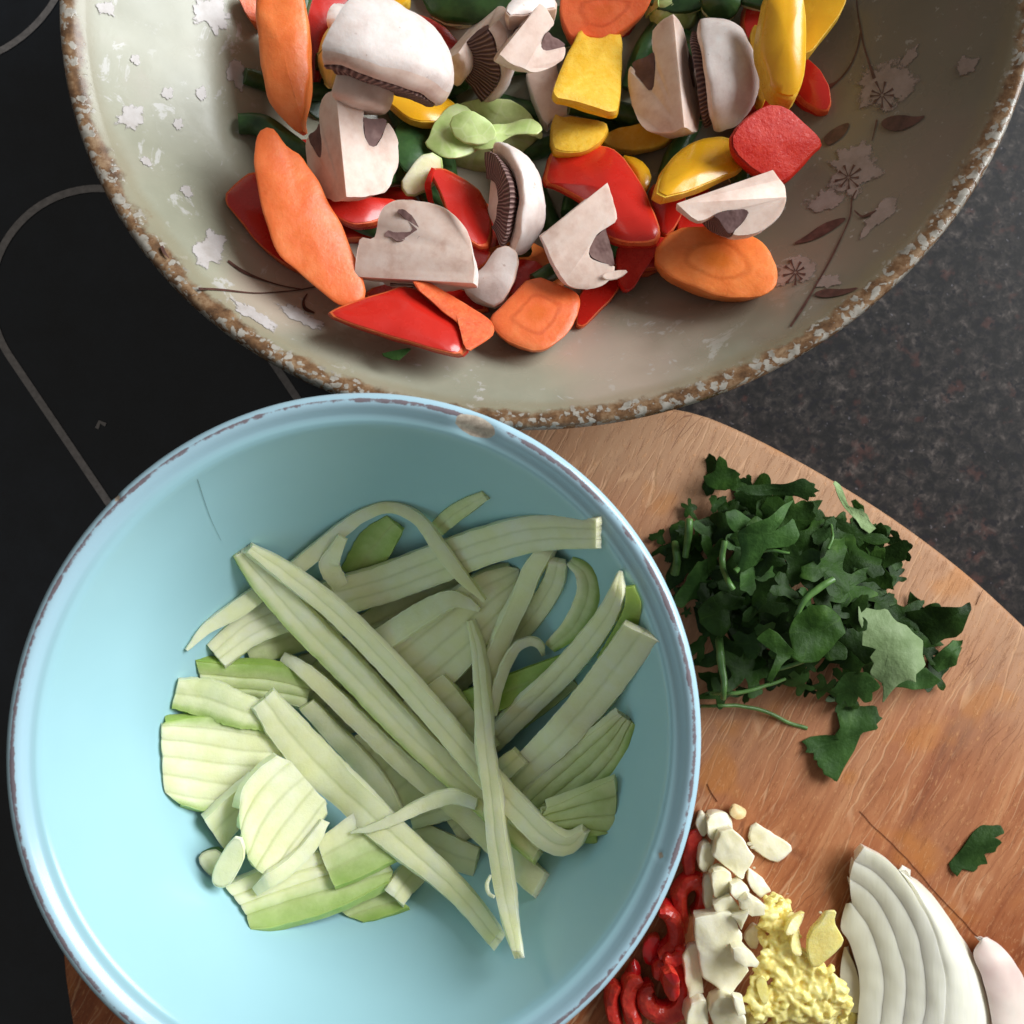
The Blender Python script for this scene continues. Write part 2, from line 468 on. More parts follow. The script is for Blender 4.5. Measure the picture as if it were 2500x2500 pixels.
# ------------------------------------------------------------------ shape of the two bowls and the board
class Bowl:
    def __init__(s, cx, cy, a, b, ang):
        s.c = np.array([cx, cy])
        s.a, s.b = a, b
        s.u = np.array([math.cos(ang), math.sin(ang)])
        s.v = np.array([-math.sin(ang), math.cos(ang)])

    def rho(s, x, y):
        dx, dy = x - s.c[0], y - s.c[1]
        return np.hypot((dx * s.u[0] + dy * s.u[1]) / s.a, (dx * s.v[0] + dy * s.v[1]) / s.b)

    def pt(s, rho, th):
        e = s.a * rho * np.cos(th)
        f = s.b * rho * np.sin(th)
        return s.c[0] + e * s.u[0] + f * s.v[0], s.c[1] + e * s.u[1] + f * s.v[1]


BOARD_T = 0.020
RIM_B, RIM_T = 0.098, 0.117
c = unp([1346, -52], RIM_B)
BIG = Bowl(c[0], c[1], 1219 * (H - RIM_B) / F, 1093 * (H - RIM_B) / F, math.atan2(.25, .97))
c = unp([862, 1830], RIM_T)
TEAL = Bowl(c[0], c[1], 882 * (H - RIM_T) / F, 849 * (H - RIM_T) / F, math.atan2(.9, .43))
big_in = lambda r: 0.022 + (RIM_B - .0025 - .022) * (np.minimum(r, 1) / .955) ** 2.2
teal_in = lambda r: .0275 + (RIM_T - .0068 - .0275) * (np.minimum(r, 1) / .90) ** 2.9

board_px = Q('P', [(1671, 994), (1815, 1050), (2026, 1163), (2228, 1291), (2450, 1468), (2800, 1830), (3000, 2300), (3000, 2800), (2700, 3150),
                   (1800, 3330), (900, 3280), (380, 3080), (215, 2760), (167, 2500), (143, 2336), (150, 2150), (190, 1950), (330, 1650), (560, 1340), (860, 1120), (1150, 1010), (1420, 975)])
board_xy = unp(board_px, BOARD_T)[:, :2]


def chaikin(p, it, closed=True):
    p = np.asarray(p, float)
    for _ in range(it):
        q = np.roll(p, -1, 0) if closed else p[1:]
        a = p if closed else p[:-1]
        n = np.empty((2 * len(a), p.shape[1]))
        n[0::2] = .75 * a + .25 * q
        n[1::2] = .25 * a + .75 * q
        p = n if closed else np.vstack([p[:1], n[1:-1], p[-1:]])
    return p


def resample(p, n, closed=True):
    q = np.vstack([p, p[:1]]) if closed else p
    d = np.r_[0, np.cumsum(np.hypot(*(np.diff(q[:, :2], axis=0).T)))]
    t = np.linspace(0, d[-1], n + 1)[:-1] if closed else np.linspace(0, d[-1], n)
    return np.stack([np.interp(t, d, q[:, k]) for k in range(q.shape[1])], -1)


def spline(p, n):
    """Catmull-Rom through open control points, evenly resampled"""
    p = np.asarray(p, float)
    if len(p) == 2:
        return resample(p, n, False)
    e = np.vstack([2 * p[0] - p[1], p, 2 * p[-1] - p[-2]])
    out = []
    for i in range(len(p) - 1):
        t = np.linspace(0, 1, 14, endpoint=False)[:, None]
        a, b, c_, d = e[i:i + 4]
        out.append(.5 * (2 * b + (c_ - a) * t + (2 * a - 5 * b + 4 * c_ - d) * t ** 2 + (3 * b - a - 3 * c_ + d) * t ** 3))
    out.append(p[-1:])
    return resample(np.vstack(out), n, False)


def inside(poly, x, y):
    r = np.zeros(np.shape(x), bool)
    j = len(poly) - 1
    for i in range(len(poly)):
        xi, yi = poly[i]
        xj, yj = poly[j]
        with np.errstate(divide='ignore', invalid='ignore'):
            r ^= ((yi > y) != (yj > y)) & (x < (xj - xi) * (y - yi) / (yj - yi + 1e-12) + xi)
        j = i
    return r


# height field on which everything is laid
GX0, GY0, GR = -0.27, -0.27, 0.001
gx, gy = np.meshgrid(GX0 + GR * np.arange(560), GY0 + GR * np.arange(640), indexing='ij')
HF = np.zeros(gx.shape)
HF[inside(chaikin(board_xy, 2), gx, gy)] = BOARD_T
_r = TEAL.rho(gx, gy)
HF[_r < .95] = teal_in(_r[_r < .95])
_r = BIG.rho(gx, gy)
HF[_r < .97] = big_in(_r[_r < .97])


def hf(x, y):
    i = np.clip(np.round((np.asarray(x) - GX0) / GR).astype(int), 0, HF.shape[0] - 1)
    j = np.clip(np.round((np.asarray(y) - GY0) / GR).astype(int), 0, HF.shape[1] - 1)
    return HF[i, j]


def lay(V, Fc=None):
    """record a placed piece in the height field"""
    P = V
    if Fc is not None:
        L = [f for f in Fc if len(f) <= 4]
        A = np.array([[f[0], f[1], f[2], f[-1]] for f in L])
        P = np.vstack([V, V[A].mean(1), V[A[:, :2]].mean(1), V[A[:, 1:3]].mean(1)])
    i = np.round((P[:, 0] - GX0) / GR).astype(int)
    j = np.round((P[:, 1] - GY0) / GR).astype(int)
    ok = (i > 1) & (i < HF.shape[0] - 2) & (j > 1) & (j < HF.shape[1] - 2)
    i, j, z = i[ok], j[ok], P[ok, 2]
    for a, b in ((0, 0), (1, 0), (-1, 0), (0, 1), (0, -1)):
        np.maximum.at(HF, (i + a, j + b), z)


def wob(V, amp, scale, seed=0.0, zamp=None):
    if not amp:
        return V
    out = V.copy()
    for k in range(len(V)):
        n = mnoise.noise_vector(Vector((V[k, 0] * scale + seed, V[k, 1] * scale - seed, V[k, 2] * scale + 3.1 * seed)))
        out[k] += (amp * n.x, amp * n.y, (amp if zamp is None else zamp) * n.z)
    return out


class Surf:
    """tilted, optionally bent sheet z(x,y) used to seat a flat piece"""

    def __init__(s, z, g, k=0.0, ang=0.0):
        s.z, s.g, s.k, s.d = z, np.array(g, float), k, (math.cos(ang), math.sin(ang))
        s.c = np.zeros(2)

    def __call__(s, x, y):
        dx, dy = x - s.c[0], y - s.c[1]
        return s.z + s.g[0] * dx + s.g[1] * dy + s.k * (dx * s.d[0] + dy * s.d[1]) ** 2


def seat_pts(px, surf, it=4):
    z = np.full(len(px), surf.z)
    for _ in range(it):
        w = unp(px, z)
        z = np.clip(surf(w[:, 0], w[:, 1]), 0, .2)
    return unp(px, z)


def fit_slope(xy, lim, damp):
    A = np.c_[xy - xy.mean(0), np.ones(len(xy))]
    g = np.linalg.lstsq(A, hf(xy[:, 0], xy[:, 1]), rcond=None)[0][:2] * damp
    n = np.hypot(*g)
    return g if n <= lim else g * lim / n


def piece(name, px, thick, mats, label=None, cat=None, group=None, slope='fit', add=(0, 0), bulge=0.0, bend=0.0, bang=0.0, rnd=.0008,
          noise=.0004, nsc=140, ch=1, N=48, botk=.93, sink=.0012, gap=0.0, parent=None, lim=.7, damp=.85, edge_mat=True, pct=96, crump=0.0):
    """a solid cut piece: outline in photo pixels, seated on what lies below it"""
    out = resample(chaikin(px, ch), N)
    cpx = out.mean(0)
    if thick > .002:
        out = cpx + (out - cpx) * (1.0 + .02 * ch)
    zc = float(hf(*unp(cpx, .06)[:2])) + thick
    if mats[0] in ('red', 'yellow', 'yellow_f') and botk == .93:
        botk = 1.045
    s_bot = np.array([0, .35, .65, .88, 1.0]) * botk
    s_top = np.array([0, .3, .58, .8, .93, 1.0])
    seed = R.random() * 50
    for it in range(6):
        w = unp(out, zc)
        c2 = w[:, :2].mean(0)
        pts = np.vstack([c2 + f * (w[:, :2] - c2) for f in (.2, .5, .8, .95)])
        if it < 3:
            g = fit_slope(pts, lim, damp) if isinstance(slope, str) else np.array(slope, float)
        sf = Surf(zc, g + np.array(add), bend, bang)
        sf.c = c2
        W = seat_pts(out, sf)
        c3 = np.array([*c2, zc])
        rows = []
        rr = min(rnd, thick * .45)
        rs = [c2 + f * (W[:, :2] - c2) for f in s_top]
        span = np.hypot(*(W[:, :2] - c2).T).mean()
        for f, xy in zip(s_top, rs):
            if f == 1.0:
                xy = c2 + (1 - rr * .9 / span) * (xy - c2)
            z = sf(xy[:, 0], xy[:, 1]) + bulge * (1 - f * f)
            rows.append(np.c_[xy, z])
        zz = sf(W[:, 0], W[:, 1])
        k = lambda f: c2 + f * (W[:, :2] - c2)
        rows.append(np.c_[k(1 - .25 * rr / span), zz - rr * .35])
        rows.append(np.c_[k(1.0), zz - rr])
        xy = k(.5 + .5 * botk)
        rows.append(np.c_[xy, sf(xy[:, 0], xy[:, 1]) - thick * .6])
        nt = len(rows)
        for f in s_bot[::-1]:
            xy = k(f)
            rows.append(np.c_[xy, sf(xy[:, 0], xy[:, 1]) - thick + bulge * .5 * (1 - f * f)])
        bot = np.vstack(rows[nt - 1:])
        d = np.percentile(hf(bot[:, 0], bot[:, 1]) - bot[:, 2], pct) - sink + gap
        zc += d
        for r_ in rows:
            r_[:, 2] += d
    top = rows[len(s_top) - 1]
    dpx_ = proj(top).mean(0) - out.mean(0)
    k_ = (H - top[:, 2].mean()) / F
    for r_ in rows:
        r_[:, 0] -= dpx_[0] * k_
        r_[:, 1] += dpx_[1] * k_
    V = np.vstack([rows[0][:1]] + rows[1:-1] + [rows[-1][:1]])
    nr = len(rows) - 2
    Fc, mi, pol = [], [], [(0, 0, 0)]
    th = np.linspace(0, 2 * math.pi, N, endpoint=False)
    fr = list(s_top[1:]) + [1, 1, 1] + list(s_bot[::-1][:-1])
    for f in fr:
        pol += [(f, f * math.cos(t), f * math.sin(t)) for t in th]
    pol.append((0, 0, 0))
    idx = lambda r_, j: 1 + r_ * N + j % N
    for j in range(N):
        Fc.append((0, idx(0, j), idx(0, j + 1)))
        mi.append(0)
    for r_ in range(nr - 1):
        m_ = 0 if r_ < len(s_top) - 2 else (1 if r_ < len(s_top) + 1 else 2)
        for j in range(N):
            Fc.append((idx(r_, j), idx(r_ + 1, j), idx(r_ + 1, j + 1), idx(r_, j + 1)))
            mi.append(min(m_, len(mats) - 1))
    last = len(V) - 1
    for j in range(N):
        Fc.append((idx(nr - 1, j), last, idx(nr - 1, j + 1)))
        mi.append(len(mats) - 1)
    V = wob(V, noise, nsc, seed)
    if crump:
        V = wob(V, crump * .4, 75, seed + 3, crump)
        V[:, 2] += max(0, np.percentile(hf(V[:, 0], V[:, 1]) - V[:, 2], 93))
    lay(V, Fc)
    o = mesh(name, V, Fc, mats, mi, parent, attrs={'pol': np.array(pol)})
    if label:
        tag(o, label, cat, group)
    return o


def sheet_solid(name, T, thick, mats, closed_top_attrs=None, parent=None, angle=38, taper=.0):
    """T: (m,k,3) grid of top points -> closed solid thickened downwards"""
    m, k = T.shape[:2]
    du = np.gradient(T, axis=0)
    dv = np.gradient(T, axis=1)
    n = np.cross(du, dv)
    n /= np.linalg.norm(n, axis=-1, keepdims=True) + 1e-12
    n[n[..., 2] < 0] *= -1
    tk = np.broadcast_to(thick, (m, k))[..., None]
    B = T - n * tk
    V = np.vstack([T.reshape(-1, 3), B.reshape(-1, 3)])
    o = m * k
    Fc, mi = [], []
    for i in range(m - 1):
        for j in range(k - 1):
            a, b, c_, d = i * k + j, i * k + j + 1, (i + 1) * k + j + 1, (i + 1) * k + j
            Fc += [(a, b, c_, d), (o + d, o + c_, o + b, o + a)]
            mi += [0, 2]
    ring = [(i, 0) for i in range(m)] + [(m - 1, j) for j in range(1, k)] + [(i, k - 1) for i in range(m - 2, -1, -1)] + [(0, j) for j in range(k - 2, 0, -1)]
    ids = [a * k + b for a, b in ring]
    for a, b in zip(ids, ids[1:] + ids[:1]):
        Fc.append((a, b, o + b, o + a))
        mi.append(1)
    mi = [min(x, len(mats) - 1) for x in mi]
    at = {kk: np.r_[vv.ravel(), vv.ravel()] for kk, vv in (closed_top_attrs or {}).items()}
    return V, Fc, mi, at


def across(nbar, depth, per=5):
    """positions 0..1 across a grooved slice and groove depth (0..1)"""
    pos, gr = [], []
    for b in range(nbar):
        for q, g in ((0, 1.0), (.07, .6), (.16, 0.08), (.5, -.1), (.84, 0.08), (.93, .6)):
            pos.append((b + q) / nbar)
            gr.append(g)
    pos.append(1.0)
    gr.append(1.0)
    gr[0] = gr[-1] = .3
    return np.array(pos), np.array(gr)


def strip(name, px, widths, label=None, cat='courgette', group=None, nbar=2, thick=.0022, mat='cour', groove=.0003, tint=(0, 0, 0), stiff=26, lift=0.0,
          M_=46, noise=.00025, jag=.035, parent=None, arch=0.0, tip=0.0, cross=1.0):
    """a flexible cut strip draped over the pile; tint = (left edge, middle, right edge) greenness"""
    n = len(px)
    wv = np.interp(np.linspace(0, n - 1, len(widths)), np.arange(n), np.arange(n))
    ctl = np.c_[px, np.interp(np.arange(n), wv, widths)]
    C = spline(ctl, M_)
    pos, gr = across(nbar, groove)
    v = pos * 2 - 1
    z = np.full(M_, .06)
    seed = R.random() * 50
    for it in range(3):
        w = unp(C[:, :2], z)
        hw = C[:, 2] * .5 * (H - z) / F
        t = np.gradient(w[:, :2], axis=0)
        t /= np.linalg.norm(t, axis=1, keepdims=True) + 1e-9
        nn = np.c_[-t[:, 1], t[:, 0]]
        g = w[:, None, :2] + nn[:, None, :] * (hw[:, None] * np.linspace(-.85, .85, 5))[..., None]
        hh = hf(g[..., 0], g[..., 1])
        sl = (hh[:, 3:].mean(1) - hh[:, :2].mean(1)) / (hw * 1.4 + 1e-4)
        sl = np.clip(sl, -.6, .6) * .6 * cross
        ker = np.ones(9) / 9
        sl = np.convolve(np.pad(sl, 4, 'edge'), ker, 'valid')
        base = np.percentile(hh - sl[:, None] * hw[:, None] * np.linspace(-.85, .85, 5), 85, axis=1)
        zs = base.copy()
        for _ in range(stiff * 4):
            zs[1:-1] = np.maximum(base[1:-1], .5 * (zs[:-2] + zs[2:]))
            zs[0] = max(base[0], zs[0] + .0)
        for _ in range(6):
            zs[1:-1] = .25 * zs[:-2] + .5 * zs[1:-1] + .25 * zs[2:]
        u = np.linspace(0, 1, M_)
        z = zs + thick * .8 + lift + arch * 4 * u * (1 - u) + tip * np.maximum(0, u - .75) * 4
    w = unp(C[:, :2], z)
    jg = np.array([mnoise.noise(Vector((i * .9, seed, 0))) for i in range(M_)])
    jr = np.array([mnoise.noise(Vector((i * .9, seed + 9, 0))) for i in range(M_)])
    T = np.zeros((M_, len(v), 3))
    for j in range(len(v)):
        off = v[j] * hw * (1 + jag * (jg if v[j] < 0 else jr))
        T[:, j, :2] = w[:, :2] + nn * off[:, None]
        T[:, j, 2] = z + sl * off - groove * gr[j] * np.minimum(1, hw / .004)
    tn = np.interp(v, [-1, -.4, .4, 1], [tint[0], tint[1], tint[1], tint[2]])
    ti = np.broadcast_to(tn, (M_, len(v))).copy()
    gg = np.broadcast_to(np.clip(gr, 0, 1), (M_, len(v))).copy()
    gg[:, [0, -1]] = 0
    V, Fc, mi, at = sheet_solid(name, T, thick, [mat], {'tint': ti, 'groove': gg})
    V = wob(V, noise, 300, seed)
    lay(V, Fc)
    o = mesh(name, V, Fc, [mat], mi, parent, attrs=at, angle=50)
    if label:
        tag(o, label, cat, group)
    return o


def comb(name, lines, label=None, cat='courgette', group=None, thick=.003, mat='cour', groove=.0003, tint=None, n=16, slope='fit', bend=0.0, bang=0.0,
         noise=.0003, sink=.0012, gap=0.0, lim=.55, add=(0, 0), endtint=(0, 0), parent=None, step=0.0):
    """a slice scored into parallel bars: lines = bar borders, each a polyline in photo pixels"""
    nb = len(lines) - 1
    L = np.array([spline(l, n) for l in lines])              # (nb+1, n, 2)
    pos, gr = across(nb, groove)
    f = pos * nb
    i0 = np.minimum(f.astype(int), nb - 1)
    fr = (f - i0)[:, None, None]
    G = L[i0] * (1 - fr) + L[i0 + 1] * fr                     # (k, n, 2)
    px = G.reshape(-1, 2)
    zc = float(hf(*unp(px.mean(0), .05)[:2])) + thick
    for it in range(6):
        w = unp(px, zc)
        g = g if it > 2 else fit_slope(w[:, :2], lim, .85) if isinstance(slope, str) else np.array(slope, float)
        sf = Surf(zc, g + np.array(add), bend, bang)
        sf.c = w[:, :2].mean(0)
        W = seat_pts(px, sf)
        d = np.percentile(hf(W[:, 0], W[:, 1]) - (W[:, 2] - thick), 95) - sink + gap
        zc += d
    W[:, 2] += d
    T = W.reshape(len(pos), n, 3).copy()
    stp = (i0 - nb / 2) * step
    T[..., 2] += stp[:, None] - groove * gr[:, None]
    tt = np.zeros(len(pos)) if tint is None else np.interp(pos, np.linspace(0, 1, len(tint)), tint)
    u = np.linspace(0, 1, n)
    ti = np.maximum(tt[:, None], np.maximum(endtint[0] * np.clip(1 - u * 3.5, 0, 1), endtint[1] * np.clip(1 - (1 - u) * 3.5, 0, 1))[None])
    gg = np.broadcast_to(np.clip(gr, 0, 1)[:, None], ti.shape).copy()
    gg[[0, -1]] = 0
    V, Fc, mi, at = sheet_solid(name, T, thick, [mat], {'tint': ti, 'groove': gg})
    V = wob(V, noise, 260, R.random() * 50)
    lay(V, Fc)
    o = mesh(name, V, Fc, [mat], mi, parent, attrs=at, angle=50)
    if label:
        tag(o, label, cat, group)
    return o


def tube(name, P, rad, mat, parent=None, nseg=10, noise=.0002, do_lay=True, caps=True, attrs=False, mats=None):
    """tube along world points P (n,3) with radii"""
    P = np.asarray(P, float)
    n = len(P)
    rad = np.broadcast_to(rad, (n,))
    t = np.gradient(P, axis=0)
    t /= np.linalg.norm(t, axis=1, keepdims=True) + 1e-12
    up = np.array([0, 0, 1.0])
    a = np.cross(t, up)
    bad = np.linalg.norm(a, axis=1) < 1e-3
    a[bad] = (1, 0, 0)
    a /= np.linalg.norm(a, axis=1, keepdims=True)
    b = np.cross(a, t)
    th = np.linspace(0, 2 * math.pi, nseg, endpoint=False)
    V = (P[:, None] + rad[:, None, None] * (np.cos(th)[None, :, None] * a[:, None] + np.sin(th)[None, :, None] * b[:, None])).reshape(-1, 3)
    Fc = []
    for i in range(n - 1):
        for j in range(nseg):
            Fc.append((i * nseg + j, i * nseg + (j + 1) % nseg, (i + 1) * nseg + (j + 1) % nseg, (i + 1) * nseg + j))
    Fc.append(tuple(range(nseg)))
    Fc.append(tuple((n - 1) * nseg + j for j in range(nseg)))
    V = wob(V, noise, 200, R.random() * 40)
    if do_lay:
        lay(V, Fc)
    return mesh(name, V, Fc, mats or [mat], None, parent)


def drape_tube(name, px, rpx, mat, label=None, cat=None, group=None, stiff=60, lift=0.0, n=26, sink=.0008, parent=None):
    C = spline(px, n)
    z = np.full(n, .05)
    rr = np.interp(np.linspace(0, 1, n), np.linspace(0, 1, len(rpx)), rpx)
    for it in range(3):
        w = unp(C, z)
        r_ = rr * (H - z) / F
        base = hf(w[:, 0], w[:, 1])
        zs = base.copy()
        for _ in range(stiff):
            zs[1:-1] = np.maximum(base[1:-1], .5 * (zs[:-2] + zs[2:]))
        for _ in range(5):
            zs[1:-1] = .25 * zs[:-2] + .5 * zs[1:-1] + .25 * zs[2:]
        z = zs + r_ * .9 - sink + lift
    o = tube(name, unp(C, z), r_, mat, parent)
    if label:
        tag(o, label, cat, group)
    return o


PROF = spline(np.array([(0, .80), (.33, .775), (.66, .64), (.89, .38), (1.0, .06), (.98, -.12), (.91, -.22), (.85, -.19), (.74, -.02), (.62, .12), (.52, .13), (.455, .02),
                        (.43, -.15), (.45, -.34), (.43, -.50), (.22, -.56), (0, -.56)]), 54)
GILL = spline(np.array([(.46, .03), (.52, .12), (.62, .11), (.74, -.03), (.85, -.18), (.86, -.25), (.70, -.255), (.56, -.24), (.44, -.25), (.44, -.10), (.46, .03)]), 30)[:-1]
PROF2 = spline(np.array([(0, .78), (.33, .755), (.66, .62), (.89, .38), (1.0, .08), (.98, -.14), (.88, -.30), (.70, -.40), (.52, -.40), (.455, -.42),
                        (.45, -.46), (.46, -.54), (.43, -.60), (.22, -.64), (0, -.64)]), 54)
GILL2 = spline(np.array([(.48, -.30), (.455, -.08), (.50, .06), (.60, .11), (.74, .02), (.85, -.14), (.83, -.20), (.74, -.12), (.62, -.01), (.56, -.08), (.54, -.28), (.48, -.30)]), 40)[:-1]


def mushroom(name, box, axis, mid, label, half=45, crop='B', gap=0.0, sink=.0015, noise=.0006, stem=1.0, size=None, group='mushroom pieces in the large bowl', nA=22, closed=False):
    """a wedge cut from a whole mushroom; axis = stem-to-cap direction, mid = middle of the wedge; box = where it shows in the photo"""
    b = Q(crop, [(box[0], box[1]), (box[2], box[3])])
    cpx = b.mean(0)
    want = np.abs(b[1] - b[0])
    az = Vector(axis).normalized()
    mx = Vector(mid)
    mx = (mx - az * mx.dot(az)).normalized()
    my = az.cross(mx)
    Rm = np.array([mx, my, az]).T
    ang = np.linspace(-math.radians(half), math.radians(half), nA)
    pr = (PROF2 if closed else PROF).copy()
    GI = GILL2 if closed else GILL
    pr[:, 1] = np.where(pr[:, 1] < 0, pr[:, 1] * stem, pr[:, 1])
    seed = R.random() * 60

    def revolve(p, k=1.0):
        return np.array([[(r_ * math.cos(a * k), r_ * math.sin(a * k), z_) for r_, z_ in p] for a in ang])
    Vb = revolve(pr)
    Vg = revolve(GI, 1 + 2.2 / half if closed else 1.0)
    k = len(pr)
    V = Vb.reshape(-1, 3) @ Rm.T
    ext = np.ptp(V[:, :2], axis=0)
    zc = .06
    for it in range(6):
        pxm = (H - zc) / F
        sx, sy = want * pxm / ext
        s = math.sqrt(sx * sy)
        sv = np.array([np.clip(sx, s * .8, s * 1.25), np.clip(sy, s * .8, s * 1.25), s])
        W = V * sv
        ctr = unp(cpx, zc)
        W[:, :2] += ctr[:2] - (W[:, :2].max(0) + W[:, :2].min(0)) / 2
        low = W[W[:, 2] < W[:, 2].min() + .6 * np.ptp(W[:, 2])]
        d = np.percentile(hf(low[:, 0], low[:, 1]) - low[:, 2], 93) - sink + gap
        W[:, 2] += d
        zc = float(np.percentile(W[:, 2], 75))
    pj = proj(W)
    dpx_ = (pj.max(0) + pj.min(0)) / 2 - cpx
    W[:, 0] -= dpx_[0] * (H - zc) / F
    W[:, 1] += dpx_[1] * (H - zc) / F
    shift = W[0] - V[0] * sv
    Fc, mi = [], []
    for i in range(nA - 1):
        for j in range(k - 1):
            Fc.append((i * k + j, i * k + j + 1, (i + 1) * k + j + 1, (i + 1) * k + j))
            mi.append(0 if j < 24 else 1)
    Wn = wob(W, noise * 1.7, 75, seed + 2)
    Wn = wob(Wn, noise, 150, seed)
    Wn = wob(Wn, noise * .35, 600, seed + 5)
    bm = bmesh.new()
    vs = [bm.verts.new(v) for v in Wn]
    for f, m_ in zip(Fc, mi):
        try:
            bm.faces.new([vs[q] for q in f]).material_index = m_
        except ValueError:
            pass
    for i in (0, nA - 1):
        f = bm.faces.new([vs[i * k + j] for j in range(k)])
        f.material_index = 1
        f.normal_update()
        bmesh.ops.triangulate(bm, faces=[f], ngon_method='EAR_CLIP')
    bmesh.ops.remove_doubles(bm, verts=bm.verts, dist=s * .004)
    bmesh.ops.recalc_face_normals(bm, faces=bm.faces)
    sharp = [e for e in bm.edges if len(e.link_faces) == 2 and e.calc_face_angle(0) > 1.0]
    bmesh.ops.bevel(bm, geom=sharp, offset=s * .035, segments=2, profile=.6, affect='EDGES', clamp_overlap=True)
    lay(Wn, Fc)
    me = bpy.data.meshes.new(name)
    org = Vector((Wn[:, 0].mean(), Wn[:, 1].mean(), Wn[:, 2].min()))
    bmesh.ops.translate(bm, verts=bm.verts, vec=-org)
    bm.to_mesh(me)
    bm.free()
    for mm in ('mush', 'mush_cut'):
        me.materials.append(MT[mm])
    me.polygons.foreach_set('use_smooth', np.ones(len(me.polygons), bool))
    me.set_sharp_from_angle(angle=math.radians(42))
    o = bpy.data.objects.new(name, me)
    o.location = org
    link(o)
    tag(o, label, 'mushroom', group)
    kg = len(GI)
    Wg = (Vg.reshape(-1, 3) @ Rm.T) * sv + shift
    pol = Vg.reshape(-1, 3)[:, [0, 0, 1]].copy()
    pol[:, 0] = np.hypot(Vg.reshape(-1, 3)[:, 0], Vg.reshape(-1, 3)[:, 1])
    Fg = []
    for i in range(nA - 1):
        for j in range(kg):
            Fg.append((i * kg + j, i * kg + (j + 1) % kg, (i + 1) * kg + (j + 1) % kg, (i + 1) * kg + j))
    Fg.append(tuple(range(kg)))
    Fg.append(tuple((nA - 1) * kg + j for j in range(kg)))
    mesh('gills', wob(wob(Wg, noise * 1.7, 75, seed + 2), noise * (1.6 if closed else .7), 330, seed), Fg, ['gill'], None, o, attrs={'pol': pol})
    return o


def ray_bowl(px, off=.0003):
    """photo pixels -> points on the inside of the large bowl"""
    z = np.full(len(px), .06)
    lo, hi = np.full(len(px), .0), np.full(len(px), RIM_B)
    for _ in range(40):
        z = .5 * (lo + hi)
        w = unp(px, z)
        up = big_in(BIG.rho(w[:, 0], w[:, 1])) > z
        lo = np.where(up, z, lo)
        hi = np.where(up, hi, z)
    return unp(px, z + off)


# ------------------------------------------------------------------ setting: worktop and hob
HN = np.array([.83, .56])                    # the hob edge runs at a slant
HN = HN / np.hypot(*HN)
HT = np.array([-HN[1], HN[0]])
EDGE = 0.0252


def prism(name, xy, z0, z1, mats, parent=None, bevel=0.0):
    n = len(xy)
    c = xy.mean(0)
    lay_ = [(xy, z0)] + ([(xy, z1 - bevel), (c + (xy - c) * (1 - bevel * .35 / np.hypot(*(xy - c).T).mean()), z1 - bevel * .3), (c + (xy - c) * (1 - bevel * 1.1 / np.hypot(*(xy - c).T).mean()), z1)] if bevel else [(xy, z1)])
    V = np.vstack([np.c_[p, np.full(n, z)] for p, z in lay_])
    Fc = [tuple(range(n))]
    for k in range(len(lay_) - 1):
        Fc += [(k * n + j, k * n + (j + 1) % n, (k + 1) * n + (j + 1) % n, (k + 1) * n + j) for j in range(n)]
    Fc.append(tuple((len(lay_) - 1) * n + j for j in range(n)))
    return mesh(name, V, Fc, mats, None, parent, angle=35)


q = lambda a, b: HN * a + HT * b
wt = prism('worktop', np.array([q(EDGE + .0008, -1.1), q(1.2, -1.1), q(1.2, 1.1), q(EDGE + .0008, 1.1)]), -.03, 0, ['granite'])
tag(wt, 'dark speckled granite worktop', kind='structure')
hob = bpy.data.objects.new('hob', None)
link(hob)
tag(hob, 'black glass hob with grey zone outlines left of the bowls', 'hob')
prism('glass_top', np.array([q(-.62, -.5), q(EDGE - .0008, -.5), q(EDGE - .0008, .5), q(-.62, .5)]), -.03, 0, ['hob'], hob)


def band(name, C, wpx, z, mat, parent, closed=False):
    t = np.gradient(C, axis=0)
    if closed:
        t = np.roll(C, -1, 0) - np.roll(C, 1, 0)
    t /= np.linalg.norm(t, axis=1, keepdims=True)
    nn = np.c_[-t[:, 1], t[:, 0]] * wpx / 2
    A, B = unp(C + nn, z), unp(C - nn, z)
    n = len(C)
    V = np.vstack([A, B])
    Fc = [(i, (i + 1) % n, n + (i + 1) % n, n + i) for i in range(n if closed else n - 1)]
    return mesh(name, V, Fc, [mat], None, parent)


dpx = np.array([.56, .83])
npx = np.array([.83, -.56])
C0 = np.array([240., 722.])
th = np.linspace(0, math.pi, 40)
cap1 = C0 + 262 * (np.cos(th)[:, None] * npx - np.sin(th)[:, None] * dpx)
C1 = C0 + dpx * 640
cap2 = C1 + 262 * (-np.cos(th)[:, None] * npx + np.sin(th)[:, None] * dpx)
# the outline stops short of the hob edge, all of it on the glass
band('zone_outline', resample(np.vstack([cap1, cap2]), 160), 18, .0004, 'hobmark', hob, True)
a_ = np.linspace(0, 2 * math.pi, 90, endpoint=False)
band('zone_outline', np.c_[-150 + 330 * np.cos(a_), -170 + 330 * np.sin(a_)], 16, .0004, 'hobmark', hob, True)
band('reflection_mark', Q('P', [(236, 1046), (243, 1030), (258, 1037)]), 9, .0004, 'hobmark', hob)  # faint reflection on the glass, drawn as a small grey mark

